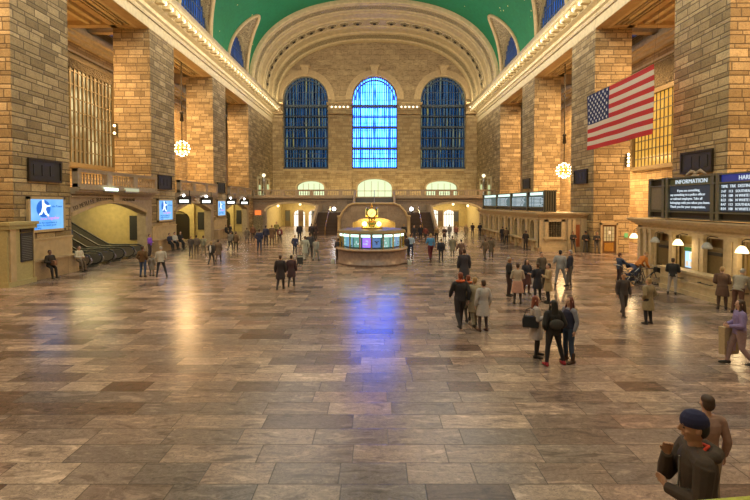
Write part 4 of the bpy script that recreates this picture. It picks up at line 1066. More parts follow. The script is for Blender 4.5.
# west stair behind the viewer's feet, with its balustrade
t = empty('stone_staircase', (0, 4.9, 0), 0, 'stair flight below the camera on which the capped man stands', 'staircase')
m = MB()
for i in range(14): m.box(-5, 5, -4, 4.9-i*.30, 0, (i+1)*.165)
o = m.build('steps', M['gray'], t); o.matrix_parent_inverse = Matrix.Translation((0,-4.9,0))
p0, p1 = P(700,510,2.6), P(760,504,2.9)
t = empty('brass_handrail', p0, 0, 'corner of yellow green handrail at bottom right edge', 'handrail')
d = Vector(p1)-Vector(p0)
MB().tube([-d*.3, d*1.5], .05, 10).build('rail', plain('yellow_green_rail', (.38,.40,.05), .4), t, True)
MB().tube([(0,0,0),(0,0,.3-p0.z+.5)], .03, 8).build('upright', M['brass'], t)
# ---------------------------------------------------------------- people
def remesh(m, name, vox, sm=2):
    me = bpy.data.meshes.new(name); me.from_pydata(m.v, [], m.f)
    b = bmesh.new(); b.from_mesh(me); bmesh.ops.recalc_face_normals(b, faces=b.faces); b.to_mesh(me); b.free()
    o = bpy.data.objects.new('tmp', me); C.objects.link(o)
    r = o.modifiers.new('r', 'REMESH'); r.mode = 'VOXEL'; r.voxel_size = vox
    if sm: s = o.modifiers.new('s', 'SMOOTH'); s.iterations = sm; s.factor = .5
    dg = bpy.context.evaluated_depsgraph_get()
    out = bpy.data.meshes.new_from_object(o.evaluated_get(dg)); out.name = name
    bpy.data.objects.remove(o); bpy.data.meshes.remove(me); out.shade_smooth(); return out
LEGS = {  # per side (knee, ankle) with hip at (+-.09, 0, .92); toes point to -y
 'stand': (((-.11,-.02,.49),(-.12,.02,.09)), ((.11,-.02,.49),(.13,.02,.09))),
 'relax': (((-.10,-.03,.49),(-.11,.0,.09)), ((.14,-.07,.49),(.19,-.06,.09))),
 'walk': (((-.10,-.16,.50),(-.10,-.22,.10)), ((.10,.02,.49),(.10,.28,.15))),
 'wide': (((-.19,-.04,.49),(-.28,.0,.09)), ((.15,.02,.49),(.20,.06,.09))),
 'perch': (((-.11,-.28,.62),(-.12,-.36,.12)), ((.11,-.26,.62),(.14,-.30,.12))),
 'sit': (((-.12,-.42,.50),(-.13,-.44,.09)), ((.12,-.42,.50),(.15,-.38,.09))),
}
ARMS = {  # elbow, wrist, hand direction
 'down': (((-.25,.02,1.13),(-.25,-.05,.88),(0,-.1,-1)), ((.25,.02,1.13),(.25,-.05,.88),(0,-.1,-1))),
 'crossed': (((-.25,-.05,1.14),(.05,-.20,1.17),(1,0,.1)), ((.25,-.05,1.14),(-.05,-.22,1.2),(-1,0,.1))),
 'phone': (((-.24,-.03,1.13),(-.12,-.26,1.22),(.2,-1,.4)), ((.25,.02,1.13),(.24,-.06,.88),(0,-.1,-1))),
 'front': (((-.25,-.02,1.12),(-.09,-.24,1.08),(.6,-.8,0)), ((.25,-.02,1.12),(.09,-.24,1.06),(-.6,-.8,0))),
 'swing': (((-.25,.12,1.15),(-.23,.08,.90),(0,.1,-1)), ((.25,-.08,1.15),(.23,-.26,.96),(0,-.5,-1))),
 'strap': (((-.25,.02,1.13),(-.25,-.05,.88),(0,-.1,-1)), ((.27,.0,1.15),(.14,-.13,1.33),(-.3,-.3,1))),
 'reach': (((-.22,-.22,1.18),(-.17,-.46,1.12),(0,-1,0)), ((.22,-.22,1.18),(.17,-.46,1.12),(0,-1,0))),
 'pockets': (((-.27,.08,1.14),(-.18,-.06,.97),(.3,-.5,-1)), ((.27,.08,1.14),(.18,-.06,.97),(-.3,-.5,-1))),
 'think': (((-.17,-.19,1.13),(-.07,-.19,1.36),(.2,.05,1)), ((.25,-.06,1.13),(.02,-.23,1.10),(-1,-.1,.1))),
}
def add_hand(m, w, d, s, curl=.5, big=1.0):
    """palm, four unequal fingers with knuckle bends and a thumb leaving the side of the palm"""
    w = Vector(w); d = Vector(d).normalized()
    inn = Vector((-s, 0, 0)) if abs(d.x) < .7 else Vector((0, -1, 0))
    inn = (inn-d*inn.dot(d)).normalized(); sd = d.cross(inn)
    if sd.y > 0: sd = -sd                      # thumb side faces the front
    if abs(d.x) >= .7: sd = Vector((0,0,1)) if sd.z < .99 else sd
    k = big
    m.tube([w-d*.02, w+d*.03*k, w+d*.07*k, w+d*.09*k], [(.026*k,.018*k),(.036*k,.016*k),(.042*k,.015*k),(.04*k,.012*k)], 10, tuple(sd))
    for i, ln in enumerate((.070,.080,.074,.058)):
        o = w+d*.085*k+sd*(.031-.0205*i)*k; a = d; ps = [w+d*.03*k+sd*(.028-.0185*i)*k, o]
        for j, f in enumerate((.45,.3,.25)):
            a = (a*cos(curl*(.5+.35*j))+inn*sin(curl*(.5+.35*j))).normalized(); ps.append(ps[-1]+a*ln*f*k)
        m.tube(ps, [.0095*k,.0098*k,.0088*k,.008*k,.0066*k], 8)
    b = w+d*.025*k+sd*.026*k
    m.tube([w+d*.012*k+sd*.012*k, b+sd*.008*k, b+(sd*.75+d*.75).normalized()*.035*k, b+(sd*.55+d*.9+inn*.3).normalized()*.062*k], [.012*k,.0125*k,.010*k,.008*k], 8)
def body_parts(pose, arms, top, bottom, hair, lean, vox, female, hat=None, turn=0):
    LG = LEGS[pose]; AM = ARMS[arms]
    dz = {'perch': -.16, 'sit': -.42}.get(pose, 0)
    if pose == 'wide': dz = -.03
    L = Matrix.Rotation(R(lean), 3, 'X')
    piv = Vector((0,0,.95))
    def up(p): p = Vector(p); q = piv+L @ (p-piv); return q+Vector((0,0,dz))
    def low(p): return Vector(p)
    HR = Matrix.Rotation(turn, 3, 'Z'); hc = Vector((0,.0,1.56))
    def hd(p): p = Vector(p); return up(hc+HR @ (p-hc))
    hip = [Vector((s*.09, 0, .93+dz)) for s in (-1, 1)]
    sh = .175 if female else .19
    def limbs(m, g, what):
        for s, i in ((-1,0),(1,1)):
            kn, an = (low(q) for q in LG[i])
            if what == 'leg':
                h = hip[i]
                m.tube([h+Vector((0,0,.06)), h, h.lerp(kn,.35), h.lerp(kn,.8), kn, kn.lerp(an,.3), kn.lerp(an,.75), an], [(.085+g,.095+g),(.088+g,.10+g),(.078+g,.085+g),(.056+g,.06+g),(.052+g,.055+g),(.052+g,.058+g),(.036+g,.04+g),(.034+g,.036+g)], 10)
            else:
                S = up((s*sh,0,1.40)); E = up(AM[i][0]); W = up(AM[i][1])
                m.ball(S+Vector((-s*.012,0,.0)), .057+g); m.tube([S, S.lerp(E,.5), E], [.053+g,.046+g,.039+g], 10); m.ball(E, .040+g); m.tube([E, E.lerp(W,.35), W], [.038+g,.039+g,.026+g*.8], 10); m.tube([up((0,0,1.405)), up((s*sh*.95,0,1.405))], [(.07+g,.07+g),(.052+g,.052+g)], 10)
    def torso(m, g, z0=.86, flare=0):
        w = .93 if female else 1.0
        secs = [(.86,.165,.115),(.95,.16 if not female else .17,.11),(1.06,.135*w,.095),(1.15,.138*w,.098),(1.27,.158*w,.112),(1.36,.165*w,.105),(1.415,.13*w,.082),(1.455,.08,.062)]
        secs = [q for q in secs if q[0] >= z0-.001]
        m.tube([up((0,-.0 if z < 1.2 else .005,z)) for z, a, b in secs], [(a+g,b+g) for z, a, b in secs], 16, (1,0,0))
    out = {}
    # body
    m = MB(); torso(m, 0); limbs(m, 0, 'leg'); limbs(m, 0, 'arm')
    m.tube([up((0,.005,1.38)), up((0,0,1.47)), hd((0,-.008,1.56))], [(.07,.065),(.052,.055),(.05,.054)], 12, (1,0,0))
    secs = [(1.522,.022,.024,-.055),(1.535,.042,.05,-.040),(1.56,.057,.072,-.020),(1.595,.068,.086,-.008),(1.635,.074,.094,0),(1.675,.076,.097,.003),(1.71,.070,.09,.006),(1.737,.05,.066,.007),(1.752,.018,.024,.007)]
    m.tube([hd((0,y,z)) for z, a, b, y in secs], [(a,b) for z, a, b, y in secs], 16, tuple(HR @ Vector((1,0,0))))
    m.tube([hd((0,-.088,1.665)), hd((0,-.102,1.64)), hd((0,-.115,1.618)), hd((0,-.085,1.604))], [.009,.011,.0145,.009], 8)
    m.ball(hd((0,-.085,1.672)), (.05,.012,.008)); m.ball(hd((0,-.088,1.578)), (.024,.010,.0065)); m.ball(hd((0,-.084,1.566)), (.02,.010,.006)); m.ball(hd((0,-.062,1.532)), (.022,.02,.014))
    for s in (-1,1): m.ball(hd((s*.078,.012,1.63)), (.010,.02,.032))
    for s in (-1,1): m.ball(hd((s*.045,-.062,1.61)), (.02,.018,.016))
    for s, i in ((-1,0),(1,1)):
        a = up(AM[i][1]); d = L @ Vector(AM[i][2]); add_hand(m, a, d, s, 1.1 if arms == 'think' and i == 0 else .45)
        an = low(LG[i][1]); m.tube([an+Vector((0,.05,-.05)), an+Vector((0,0,-.045)), an+Vector((0,-.10,-.06)), an+Vector((s*.01,-.17,-.068))], [(.03,.028),(.035,.035),(.038,.022),(.03,.015)], 10, (1,0,0))
    out['body'] = remesh(m, 'body', vox)
    m = MB()
    for s in (-1,1): m.ball(hd((s*.031,-.081,1.642)), (.0125,.010,.008), 8, 6)
    out['eyes'] = m
    # shoes
    for s, i in ((-1,0),(1,1)):
        m = MB(); an = low(LG[i][1]); b = Vector((an.x, an.y, an.z-.09+.045))
        m.tube([b+Vector((0,.075,-.005)), b+Vector((0,.05,.0)), b+Vector((0,-.03,.0)), b+Vector((s*.008,-.12,-.012)), b+Vector((s*.012,-.19,-.02))], [(.03,.035),(.042,.045),(.044,.045),(.048,.032),(.032,.02)], 12, (1,0,0))
        if bottom in ('boots',): pass
        m.tube([an+Vector((0,.0,-.05)), an+Vector((0,.01,.03 if bottom != 'boots' else .2))], [.05,.047 if bottom != 'boots' else .055], 10)
        out['shoe%d' % i] = remesh(m, 'shoe', max(vox, .009), 1)
    # trousers or tights
    m = MB(); g = .016 if bottom == 'trousers' else (.010 if bottom in ('jeans','boots') else .006)
    limbs(m, g, 'leg'); torso_secs = [(.84,.14,.10),(.90,.165,.115),(.97,.158,.112),(1.03,.145,.10)]
    m.tube([up((0,0,z)) for z, a, b in torso_secs], [(a+.012,b+.012) for z, a, b in torso_secs], 16, (1,0,0))
    out['trousers' if bottom in ('trousers','jeans','boots') else 'tights'] = remesh(m, 'trousers', vox, 1)
    # top garment
    m = MB(); g = .018 if top in ('shirt','sweater') else .03
    torso(m, g, .95 if top != 'shirt' else .95); limbs(m, g*.85, 'arm')
    if top == 'coat':
        ang = [(1.02,.16,.13),(.85,.20,.16),(.68,.225,.18),(.55,.235,.19)]
        m.tube([up((0,0,z)) if z > .9 else (up((0,0,.95))+Vector((0,0,z-.95)) if pose not in ('perch','sit') else up((0,0,.95))+Vector((0,-(.95-z)*.7,(z-.95)*.35))) for z, a, b in ang], [(a,b) for z, a, b in ang], 18, (1,0,0))
    elif top in ('jacket','hoodie'):
        m.tube([up((0,0,1.0)), up((0,0,.86))], [(.175,.135),(.185,.145)], 16, (1,0,0))
    if top in ('hoodie',):
        m.tube([up((-.14,.02,1.43)), up((-.10,.10,1.44)), up((0,.145,1.42)), up((.10,.10,1.44)), up((.14,.02,1.43)), up((.09,-.06,1.40))], [.035,.05,.062,.05,.035,.022], 10)
        m.tube([up((-.14,.02,1.43)), up((-.08,-.07,1.39))], [.035,.02], 10)
    if top in ('coat','jacket'):
        m.tube([up((-.06,-.075,1.41)), up((-.075,.02,1.47)), up((0,.065,1.485)), up((.075,.02,1.47)), up((.06,-.075,1.41))], [.018,.024,.026,.024,.018], 8)
    nm = {'coat':'coat','jacket':'jacket','hoodie':'hooded_jacket','shirt':'shirt','sweater':'sweater'}[top]
    out[nm] = remesh(m, nm, vox, 2 if vox > .007 else 4)
    if bottom == 'skirt':
        m = MB(); secs = [(1.0,.155,.115),(.9,.185,.14),(.7,.21,.165),(.5,.235,.185)]
        m.tube([up((0,0,1.0))+Vector((0,0,z-1.0)) for z, a, b in secs], [(a+.02,b+.02) for z, a, b in secs], 18, (1,0,0)); out['skirt'] = remesh(m, 'skirt', vox, 1)
    # hair / hat
    m = MB()
    if hair != 'bald':
        m.ball(hd((0,.018,1.695)), (.081,.09,.075), 16, 12, HR); m.ball(hd((0,.045,1.64)), (.078,.064,.095), 16, 12, HR)
        if hair == 'long':
            m.tube([hd((0,.03,1.70)), hd((0,.055,1.60)), hd((0,.07,1.50)), hd((0,.095,1.38)), hd((0,.10,1.30))], [(.08,.07),(.088,.06),(.095,.05),(.09,.035),(.06,.02)], 14, tuple(HR @ Vector((1,0,0))))
            for s in (-1,1): m.tube([hd((s*.06,-.03,1.70)), hd((s*.082,-.015,1.60)), hd((s*.09,-.03,1.48)), hd((s*.085,-.07,1.38))], [.03,.028,.032,.018], 8)
        if hair == 'bun': m.ball(hd((0,.12,1.70)), .045)
    if len(m.v): out['hair'] = remesh(m, 'hair', max(vox, .008), 1)
    if hat:
        m = MB(); q = [(1.655,.084,.103,.004),(1.69,.088,.108,.006),(1.73,.080,.10,.008),(1.77,.055,.07,.010),(1.79,.02,.025,.012)]
        m.tube([hd((0,y,z)) for z, a, b, y in q], [(a,b) for z, a, b, y in q], 18, tuple(HR @ Vector((1,0,0))))
        if hat == 'cap': m.tube([hd((0,-.06,1.675)), hd((0,-.13,1.672)), hd((0,-.175,1.66))], [(.075,.012),(.07,.009),(.045,.007)], 14, tuple(HR @ Vector((1,0,0))))
        out['knit_cap' if hat == 'beanie' else 'cap'] = remesh(m, 'cap', max(vox*.9, .0055), 1)
    return out
CACHE = {}
SKIN = [plain('skin_light', (.55,.32,.22), .5, amt=.08, bump=0), plain('skin_tan', (.40,.21,.12), .5, amt=.08, bump=0), plain('skin_dark', (.20,.10,.055), .5, amt=.08, bump=0)]
EYE = plain('eye_dark', (.03,.02,.015), .2, amt=0, bump=0)
HAIRC = {'brown':(.06,.032,.018),'black':(.015,.012,.01),'red':(.18,.045,.02),'blond':(.35,.22,.09),'grey':(.3,.28,.26),'auburn':(.11,.025,.015)}
def cloth(c): return plain('fabric_%02x%02x%02x' % tuple(int(x*255) for x in c), c, .85, amt=.25, scale=18, bump=.25, bs=60)
def person(u, vf, vh, face, label, tc, bc, pose='stand', arms='down', top='jacket', bottom='trousers', hair='short', hc='brown', lean=0, shoe=(.03,.025,.02), skin=0, vox=.013, female=False, hat=None, hatc=None, pos=None, h=None, turn=0, sc=None, group=None):
    p = pos if pos is not None else G(u, vf)
    H = h or min(1.92, max(1.05 if h is None and vf-vh < 22 and vf > 262 else 1.58, (P(u, vh, p.y).z-p.z)))
    key = (pose, arms, top, bottom, hair, lean, vox, female, hat, round(turn, 2))
    if key not in CACHE: CACHE[key] = body_parts(pose, arms, top, bottom, hair, lean, vox, female, hat, turn)
    # facing: 0 = to the viewer, 90 = to the viewer's right, 180 = away, 270 = left
    t = empty('person', p, R(face), label, 'person', group)
    k = H/1.755
    if pose == 'perch' and h is None: k = min(1.05, max(.92, H/1.6))
    if pose == 'sit': k = 1.0
    t.scale = (k*1.04, k*1.04, k)
    for nm, d in CACHE[key].items():
        col = {'body': SKIN[skin], 'eyes': EYE, 'shoe0': cloth(shoe), 'shoe1': cloth(shoe), 'hair': plain('hair_'+hc, HAIRC[hc], .6, amt=.3, scale=40, bump=.4, bs=90), 'skirt': cloth(sc or bc), 'trousers': cloth(bc), 'tights': cloth(bc)}.get(nm)
        if nm in ('cap','knit_cap'): col = cloth(hatc or (.02,.02,.03))
        if col is None: col = cloth(tc)
        if isinstance(d, MB):
            me = bpy.data.meshes.new('eyes'); me.from_pydata(d.v, [], d.f); me.shade_smooth(); CACHE[key][nm] = me; d = me
        if len(d.materials) == 0: d.materials.append(col)
        o = bpy.data.objects.new(nm.rstrip('01'), d); C.objects.link(o); o.parent = t
        o.material_slots[0].link = 'OBJECT'; o.material_slots[0].material = col
    return t
def held(t, off, name, mb, m, label, cat):
    """a carried thing stays a thing of its own"""
    q = t.location+Matrix.Rotation(t.rotation_euler.z, 3, 'Z') @ (Vector(off)*t.scale.z)
    e = empty(name, q, t.rotation_euler.z, label, cat); mb.build(name+'_body', m, e, False); return e
def handbag(w=.34, h=.24, d=.12, strap=.25):
    return MB().prism([(-w/2,0),(w/2,0),(w/2*1.05,h*.6),(w/2*.85,h),(-w/2*.85,h),(-w/2*1.05,h*.6)], [], lambda p, q, dd: (dd, p, q), -d/2, d/2)
def add_strap(e, h, w, s, m): MB().tube([(0,-w/2*.8,h*.95),(0,-w/4,h+s*.8),(0,0,h+s),(0,w/4,h+s*.8),(0,w/2*.8,h*.95)], .012, 6).build('strap', m, e, True)
BLK=(.02,.02,.022); NAVY=(.02,.03,.07); DK=(.04,.035,.03); GREY=(.22,.21,.20); LG=(.42,.40,.36); BEI=(.38,.29,.18); BRN=(.11,.06,.03); JEAN=(.05,.085,.17); WHT=(.62,.58,.5); RED=(.3,.04,.03); PUR=(.22,.10,.45); BLU=(.08,.2,.45)

# near group of three women
a = person(535.5,357,296,75,'red haired woman in pale grey coat and dark tights with black shoulder bag',(.40,.35,.33),(.02,.018,.018),'relax','phone','coat','tights','long','red',vox=.010,female=True)
b = held(a,(-.2,.16,.90),'shoulder_bag',handbag(.40,.30,.16),cloth((.02,.02,.022)),'large black shoulder bag on the red haired woman','bag'); add_strap(b,.30,.40,.22,cloth((.02,.02,.022)))
a = person(553,365,299,185,'woman seen from behind in black jacket and trousers with red shoes, legs apart',(.018,.016,.015),(.018,.016,.018),'wide','pockets','jacket','jeans','long','black',shoe=(.28,.02,.03),vox=.010,female=True)
b = held(a,(0,.17,1.02),'waist_pack',MB().ball((0,0,.1),(.19,.07,.13),16,10),cloth((.05,.045,.04)),'grey black pack worn across the back of the woman in red shoes','bag')
a = person(569,361,297,290,'auburn haired woman in navy vest over grey sleeves, blue jeans and boots',(.20,.20,.24),(.035,.06,.12),'relax','phone','sweater','boots','long','auburn',shoe=(.07,.035,.02),vox=.010,female=True)
mm = MB(); mm.tube([(0,0,.93),(0,0,1.05),(0,0,1.2),(0,0,1.36),(0,0,1.43)],[(.20,.155),(.175,.135),(.18,.14),(.175,.135),(.11,.09)],16,(1,0,0))
o = bpy.data.objects.new('vest', remesh(mm,'vest',.011)); o.data.materials.append(cloth((.02,.022,.05))); C.objects.link(o); o.parent = a
mm = MB().tube([(-.13,-.02,1.43),(-.12,.1,1.43),(0,.14,1.42),(.12,.1,1.43),(.13,-.02,1.43)],[.03,.045,.05,.045,.03],10); mm.build('fur_collar', cloth((.22,.15,.06)), a, True)
held(a,(-.26,-.1,.72),'handbag',handbag(.34,.24,.14),cloth((.025,.02,.02)),'small dark bag held low between the two right hand women','bag')
# group behind them
person(509,296,257,60,'man in dark suit jacket and white shirt facing right, at left of standing group',(.02,.018,.02),(.05,.025,.02),'stand','front','jacket',hair='short',hc='grey',skin=1)
person(517.5,304,263,170,'woman with brown hair in pale top and pink skirt seen from behind',(.42,.34,.26),(.06,.05,.045),'stand','front','sweater','skirt','short','brown',female=True,sc=(.45,.24,.18))
person(526.5,294,261,10,'dark haired woman in dark jacket at back of the standing group',(.03,.03,.045),(.09,.03,.03),'stand','front','jacket','skirt','long','black',female=True,sc=(.1,.04,.035))
person(537.5,300,265,185,'child sized woman in long dark coat standing in middle of group',(.02,.02,.03),(.05,.045,.05),'stand','front','coat','trousers','short','brown',female=True)
person(541.5,286,261,20,'person with black hair just visible behind dark long coat',(.10,.08,.06),(.04,.035,.03),'stand','down','jacket',hc='black',h=1.7)
person(548,303,263.5,260,'woman with short black hair in beige coat at right end of group',(.36,.26,.14),(.02,.018,.018),'stand','crossed','coat','tights','short','black',female=True)
person(560,285.5,249.5,160,'man in light grey suit with strap over shoulder, standing with older man',(.30,.30,.30),(.27,.26,.25),'wide','strap','jacket',hc='black')
person(570,286,250,235,'older grey haired man in dark navy jacket and grey trousers',(.02,.022,.04),(.10,.085,.075),'relax','phone','jacket',hc='grey')
# centre right walkers
a = person(460,328,271,190,'tall dark coated person with orange scarf walking away',(.025,.022,.025),(.035,.03,.035),'walk','swing','jacket','trousers','short','red',h=1.85)
mm = MB().tube([(-.09,-.05,1.48),(-.1,.05,1.5),(0,.10,1.5),(.1,.05,1.5),(.09,-.05,1.48),(0,-.11,1.46),(-.09,-.05,1.48)],.04,10); mm.build('scarf', cloth((.6,.12,.04)), a, True)
a = person(468,322,275,180,'brown coated person with orange scarf behind dark coated walker',(.10,.075,.05),(.06,.05,.04),'walk','down','coat','tights','short','red',female=True)
mm = MB().tube([(-.09,-.05,1.48),(-.1,.05,1.5),(0,.10,1.5),(.1,.05,1.5),(.09,-.05,1.48),(0,-.11,1.46),(-.09,-.05,1.48)],.038,10); mm.build('scarf', cloth((.6,.14,.05)), a, True)
person(474.5,327,277,185,'blond person in pale beige raincoat beside grey coated woman',(.36,.30,.2),(.26,.22,.16),'walk','down','coat','trousers','short','blond',female=True)
person(483,331,280,195,'brown haired woman in light grey coat walking away, near centre right',(.42,.39,.38),(.07,.05,.05),'stand','down','coat','tights','short','brown',female=True,vox=.011,shoe=(.08,.04,.03))
person(464,288,248,180,'tall dark figure beyond the orange scarfed pair',(.04,.035,.045),(.05,.045,.05),'walk','down','coat','trousers')
# stroller, bicycle and counter group
def CN(u): y = (13.85-CX)*F/(u-HU); return Vector((13.85, y, 0))
person(619.5,284,255,100,'man in knitted cap and blue jacket holding the pushchair',(.04,.06,.11),(.07,.04,.035),'stand','reach','jacket',hat='beanie',hatc=(.12,.05,.03))
person(654,284,256.5,95,'person in orange jacket leaning over the parked bicycle',(.50,.17,.03),(.10,.05,.025),'stand','reach','jacket',lean=38,hc='blond',pos=Vector((13.95,23.35,0)),h=1.75)
person(674,290.5,258,140,'man in black vest and light grey trousers leaning at ticket counter',(.02,.02,.022),(.36,.33,.31),'relax','front','jacket',hc='brown',pos=CN(674))
person(623,316,274,0,'slim dark dressed person standing in front of the pushchair',(.06,.045,.04),(.07,.055,.05),'walk','down','jacket',hc='brown',skin=1)
person(648,324,283,200,'person in loose olive beige coat and dark trousers walking away',(.26,.20,.11),(.025,.022,.025),'stand','pockets','coat','trousers','short','blond')
person(724,303,267,150,'stooping person in brown patterned coat at the counter',(.12,.065,.04),(.10,.06,.04),'stand','front','coat','trousers','short','blond',lean=12,pos=CN(724))
person(737,309,271,120,'person in grey jacket bending over at counter by right edge',(.30,.26,.2),(.14,.07,.05),'relax','reach','jacket',hc='grey',lean=28,h=1.75,pos=CN(740))
a = person(739,366,300,250,'woman in purple jacket and pale trousers carrying tan shopping bag at right edge',(.24,.18,.36),(.30,.20,.2),'walk','front','jacket','trousers','long','brown',female=True,vox=.011)
p = G(728.5,362)
e = empty('shopping_bag', (p.x,p.y,.22), R(15), 'large tan paper shopping bag carried by the woman in purple', 'bag')
MB().prism([(-.24,0),(.24,0),(.26,.72),(-.26,.72)],[],lambda p,q,d:(p,d,q),-.08,.08).build('bag_body', cloth((.45,.34,.2)), e)
MB().prism([(-.16,.1),(.12,.1),(.12,.36),(-.16,.36)],[],lambda p,q,d:(p,d,q),-.09,-.08).build('printed_panel', cloth((.40,.30,.42)), e)
MB().tube([(-.12,0,.7),(-.1,0,.86),(.1,0,.86),(.12,0,.7)],.012,6).build('handle', cloth((.2,.13,.07)), e)
# three uniformed men by the door
for u, lb, ar, fc in ((573,'officer in dark uniform with crossed arms, leftmost of three by wall','crossed',10),(585.5,'officer in dark cap and uniform, middle of three by wall','front',-10),(596.5,'officer in dark uniform beside brass door, rightmost of three','crossed',0)):
    person(u,252,231,fc,lb,(.03,.028,.028),(.13,.11,.09),'stand' if ar=='front' else 'relax',ar,'jacket',hc='black',hat='cap' if ar=='front' else None,skin=1,pos=Vector((P(u,250,36.9 if u>590 else 37.8).x,36.9 if u>590 else 37.8,0)),h=1.76)
for u,vf,vh,fc,lb,tc,bc in ((502.5,242,226.5,200,'dark clothed person at arched ticket windows, left of a pair',(.03,.025,.03),(.04,.035,.04)),(506.5,242,227.5,160,'person in brown jacket at arched ticket windows, right of a pair',(.12,.07,.04),(.04,.035,.03)),(526,247.5,230.5,190,'man in dark jacket at nearest arched ticket window',(.025,.022,.02),(.05,.04,.035)),(480,236,223,190,'dark clothed person far off by last arched ticket window',(.03,.028,.04),(.03,.03,.035)),(472.5,235.5,223,150,'dark clothed person near right passage arch',(.05,.03,.03),(.03,.03,.03))):
    person(u,vf,vh,fc,lb,tc,bc,'stand','front','jacket',pos=Vector((13.35,(13.35-CX)*F/(u-HU),0)) if 'ticket' in lb else None)
person(485,260,243,200,'brown clothed walker crossing before arched windows, left of two',(.12,.09,.06),(.10,.08,.06),'walk','swing','jacket')
person(491,258,241,160,'brown clothed walker crossing before arched windows, right of two',(.10,.08,.055),(.09,.07,.05),'walk','swing','coat')
# right of the booth
L_ = [(411,256,234,160,'person in light blue shirt and dark jeans by booth counter',(.32,.42,.55),(.03,.045,.09),'relax','front','shirt'),
(406.5,256,237,170,'dark clothed person against right side of the booth',(.03,.03,.04),(.03,.03,.035),'stand','front','jacket'),
(404,241,224,180,'dark clothed person behind right edge of the booth roof',(.02,.02,.025),(.03,.03,.03),'stand','down','jacket'),
(414,241,225.5,30,'dark clothed person waiting behind booth, nearest to stair',(.03,.03,.04),(.05,.05,.06),'stand','down','jacket'),
(420.5,240.5,225,0,'person in black coat in crowd below right stair',(.02,.02,.03),(.03,.03,.03),'stand','down','coat'),
(425.5,241,227,200,'person in dark red jacket in crowd below right stair',(.16,.04,.03),(.05,.04,.04),'walk','swing','jacket'),
(430.5,260,228.5,190,'person in bright blue top and dark red trousers walking away',(.06,.22,.45),(.13,.02,.03),'walk','strap','shirt'),
(441,261,239,185,'person in dark navy jacket carrying backpack right of booth',(.03,.035,.06),(.025,.025,.03),'stand','down','jacket'),
(452.5,257,236,170,'person in olive grey coat right of the navy jacketed person',(.20,.19,.14),(.16,.14,.11),'walk','down','coat'),
(461,262,241,200,'dim brown clothed walker right of olive grey coat',(.14,.09,.07),(.11,.06,.05),'walk','swing','jacket'),
(436.5,241,227,10,'person in yellow brown top in front of right passage',(.22,.14,.06),(.03,.03,.03),'stand','down','shirt'),
(444.5,241.5,227,350,'person in dark brown coat with pale trousers in right passage',(.06,.035,.03),(.3,.28,.24),'stand','front','coat'),
(449.5,238,226,180,'small distant person in grey in the right passage',(.2,.19,.18),(.07,.06,.06),'walk','down','jacket'),
(456,239,226,0,'distant reddish dressed person at right passage arch',(.25,.1,.07),(.06,.05,.05),'stand','down','jacket'),
(466,238,225.5,0,'distant person in tan coat at right end of passage arch',(.26,.19,.11),(.06,.05,.04),'stand','down','coat'),
# left of the booth
(338.5,262,238,170,'dark clothed person with pale bag at left side of booth',(.04,.04,.05),(.03,.03,.035),'stand','front','jacket'),
(280.5,290,255,180,'person in long dark coat walking away, left of pair in mid floor',(.03,.022,.025),(.04,.032,.035),'walk','down','coat'),
(291.5,287,256,180,'person in dark maroon coat walking away, right of pair in mid floor',(.06,.03,.035),(.07,.06,.055),'walk','down','coat'),
(295,255,238,190,'person in navy jacket left of the pale walkers',(.03,.04,.10),(.04,.04,.06),'walk','swing','jacket'),
(305,261,236,200,'person in pale grey green coat walking, in front of left passage',(.36,.38,.33),(.32,.33,.30),'walk','swing','coat'),
(310,258,232,180,'tall dark person among the pale walkers at left passage',(.05,.05,.06),(.05,.05,.06),'walk','down','jacket'),
(316,261,238,160,'person in thin pale grey clothes at right of pale walkers',(.30,.31,.29),(.27,.28,.26),'walk','swing','shirt'),
(299.5,241,223,180,'person in black jacket under left passage arch',(.02,.02,.03),(.03,.03,.03),'stand','down','jacket'),
(311.5,241,223,190,'dark clothed person beside left stair, left of a pair',(.03,.025,.03),(.03,.03,.03),'stand','down','jacket'),
(315.5,240,222.5,150,'dark clothed person beside left stair, right of a pair',(.05,.03,.03),(.04,.04,.04),'stand','down','coat'),
(280,242,227.5,180,'person in dark red jacket with pale pack near left passage',(.16,.03,.04),(.03,.025,.03),'stand','down','jacket'),
(272,244,222,180,'person in brown coat standing at left edge of left passage',(.16,.10,.06),(.12,.08,.06),'stand','down','coat'),
(276.5,238,221,0,'distant person in yellow green top by left passage wall',(.22,.2,.07),(.06,.05,.04),'stand','down','shirt'),
(259.5,251.5,227,180,'person in navy jacket and blue jeans, nearest of left crowd',(.025,.035,.09),(.03,.045,.09),'stand','pockets','jacket'),
(266,245,223.5,170,'dark blue clothed person behind navy jacketed one',(.03,.035,.08),(.03,.03,.04),'stand','down','jacket'),
(253,241,225,190,'person in brown jacket at left of the far left crowd',(.15,.07,.04),(.06,.045,.04),'stand','down','jacket'),
(247,243,228,180,'greyish person near farthest left recess',(.16,.13,.10),(.1,.08,.07),'walk','down','coat'),
(236,251,232,190,'person in brown jacket walking by third left pier, right of pair',(.14,.09,.05),(.05,.04,.03),'walk','swing','jacket'),
(230.5,251,231,170,'person in grey jacket walking by third left pier, left of pair',(.18,.17,.15),(.08,.07,.06),'walk','swing','jacket'),
(211.5,265,242,175,'person in black coat with white stripe near second left recess',(.03,.03,.03),(.05,.05,.05),'walk','swing','jacket'),
(218.5,262,242,180,'dim brownish walker right of black coated person, left floor',(.14,.10,.07),(.11,.08,.06),'walk','down','coat'),
(203.5,255.5,236,180,'person in grey green jacket by second left recess',(.22,.22,.16),(.18,.16,.12),'walk','swing','jacket'),
(196.5,255,237,200,'person in grey checked jacket left of grey green jacket',(.15,.12,.10),(.12,.09,.07),'stand','down','jacket'),
(191,256,237,170,'dark grey jacketed person, leftmost walker before second recess',(.07,.06,.06),(.10,.08,.07),'stand','front','jacket')]
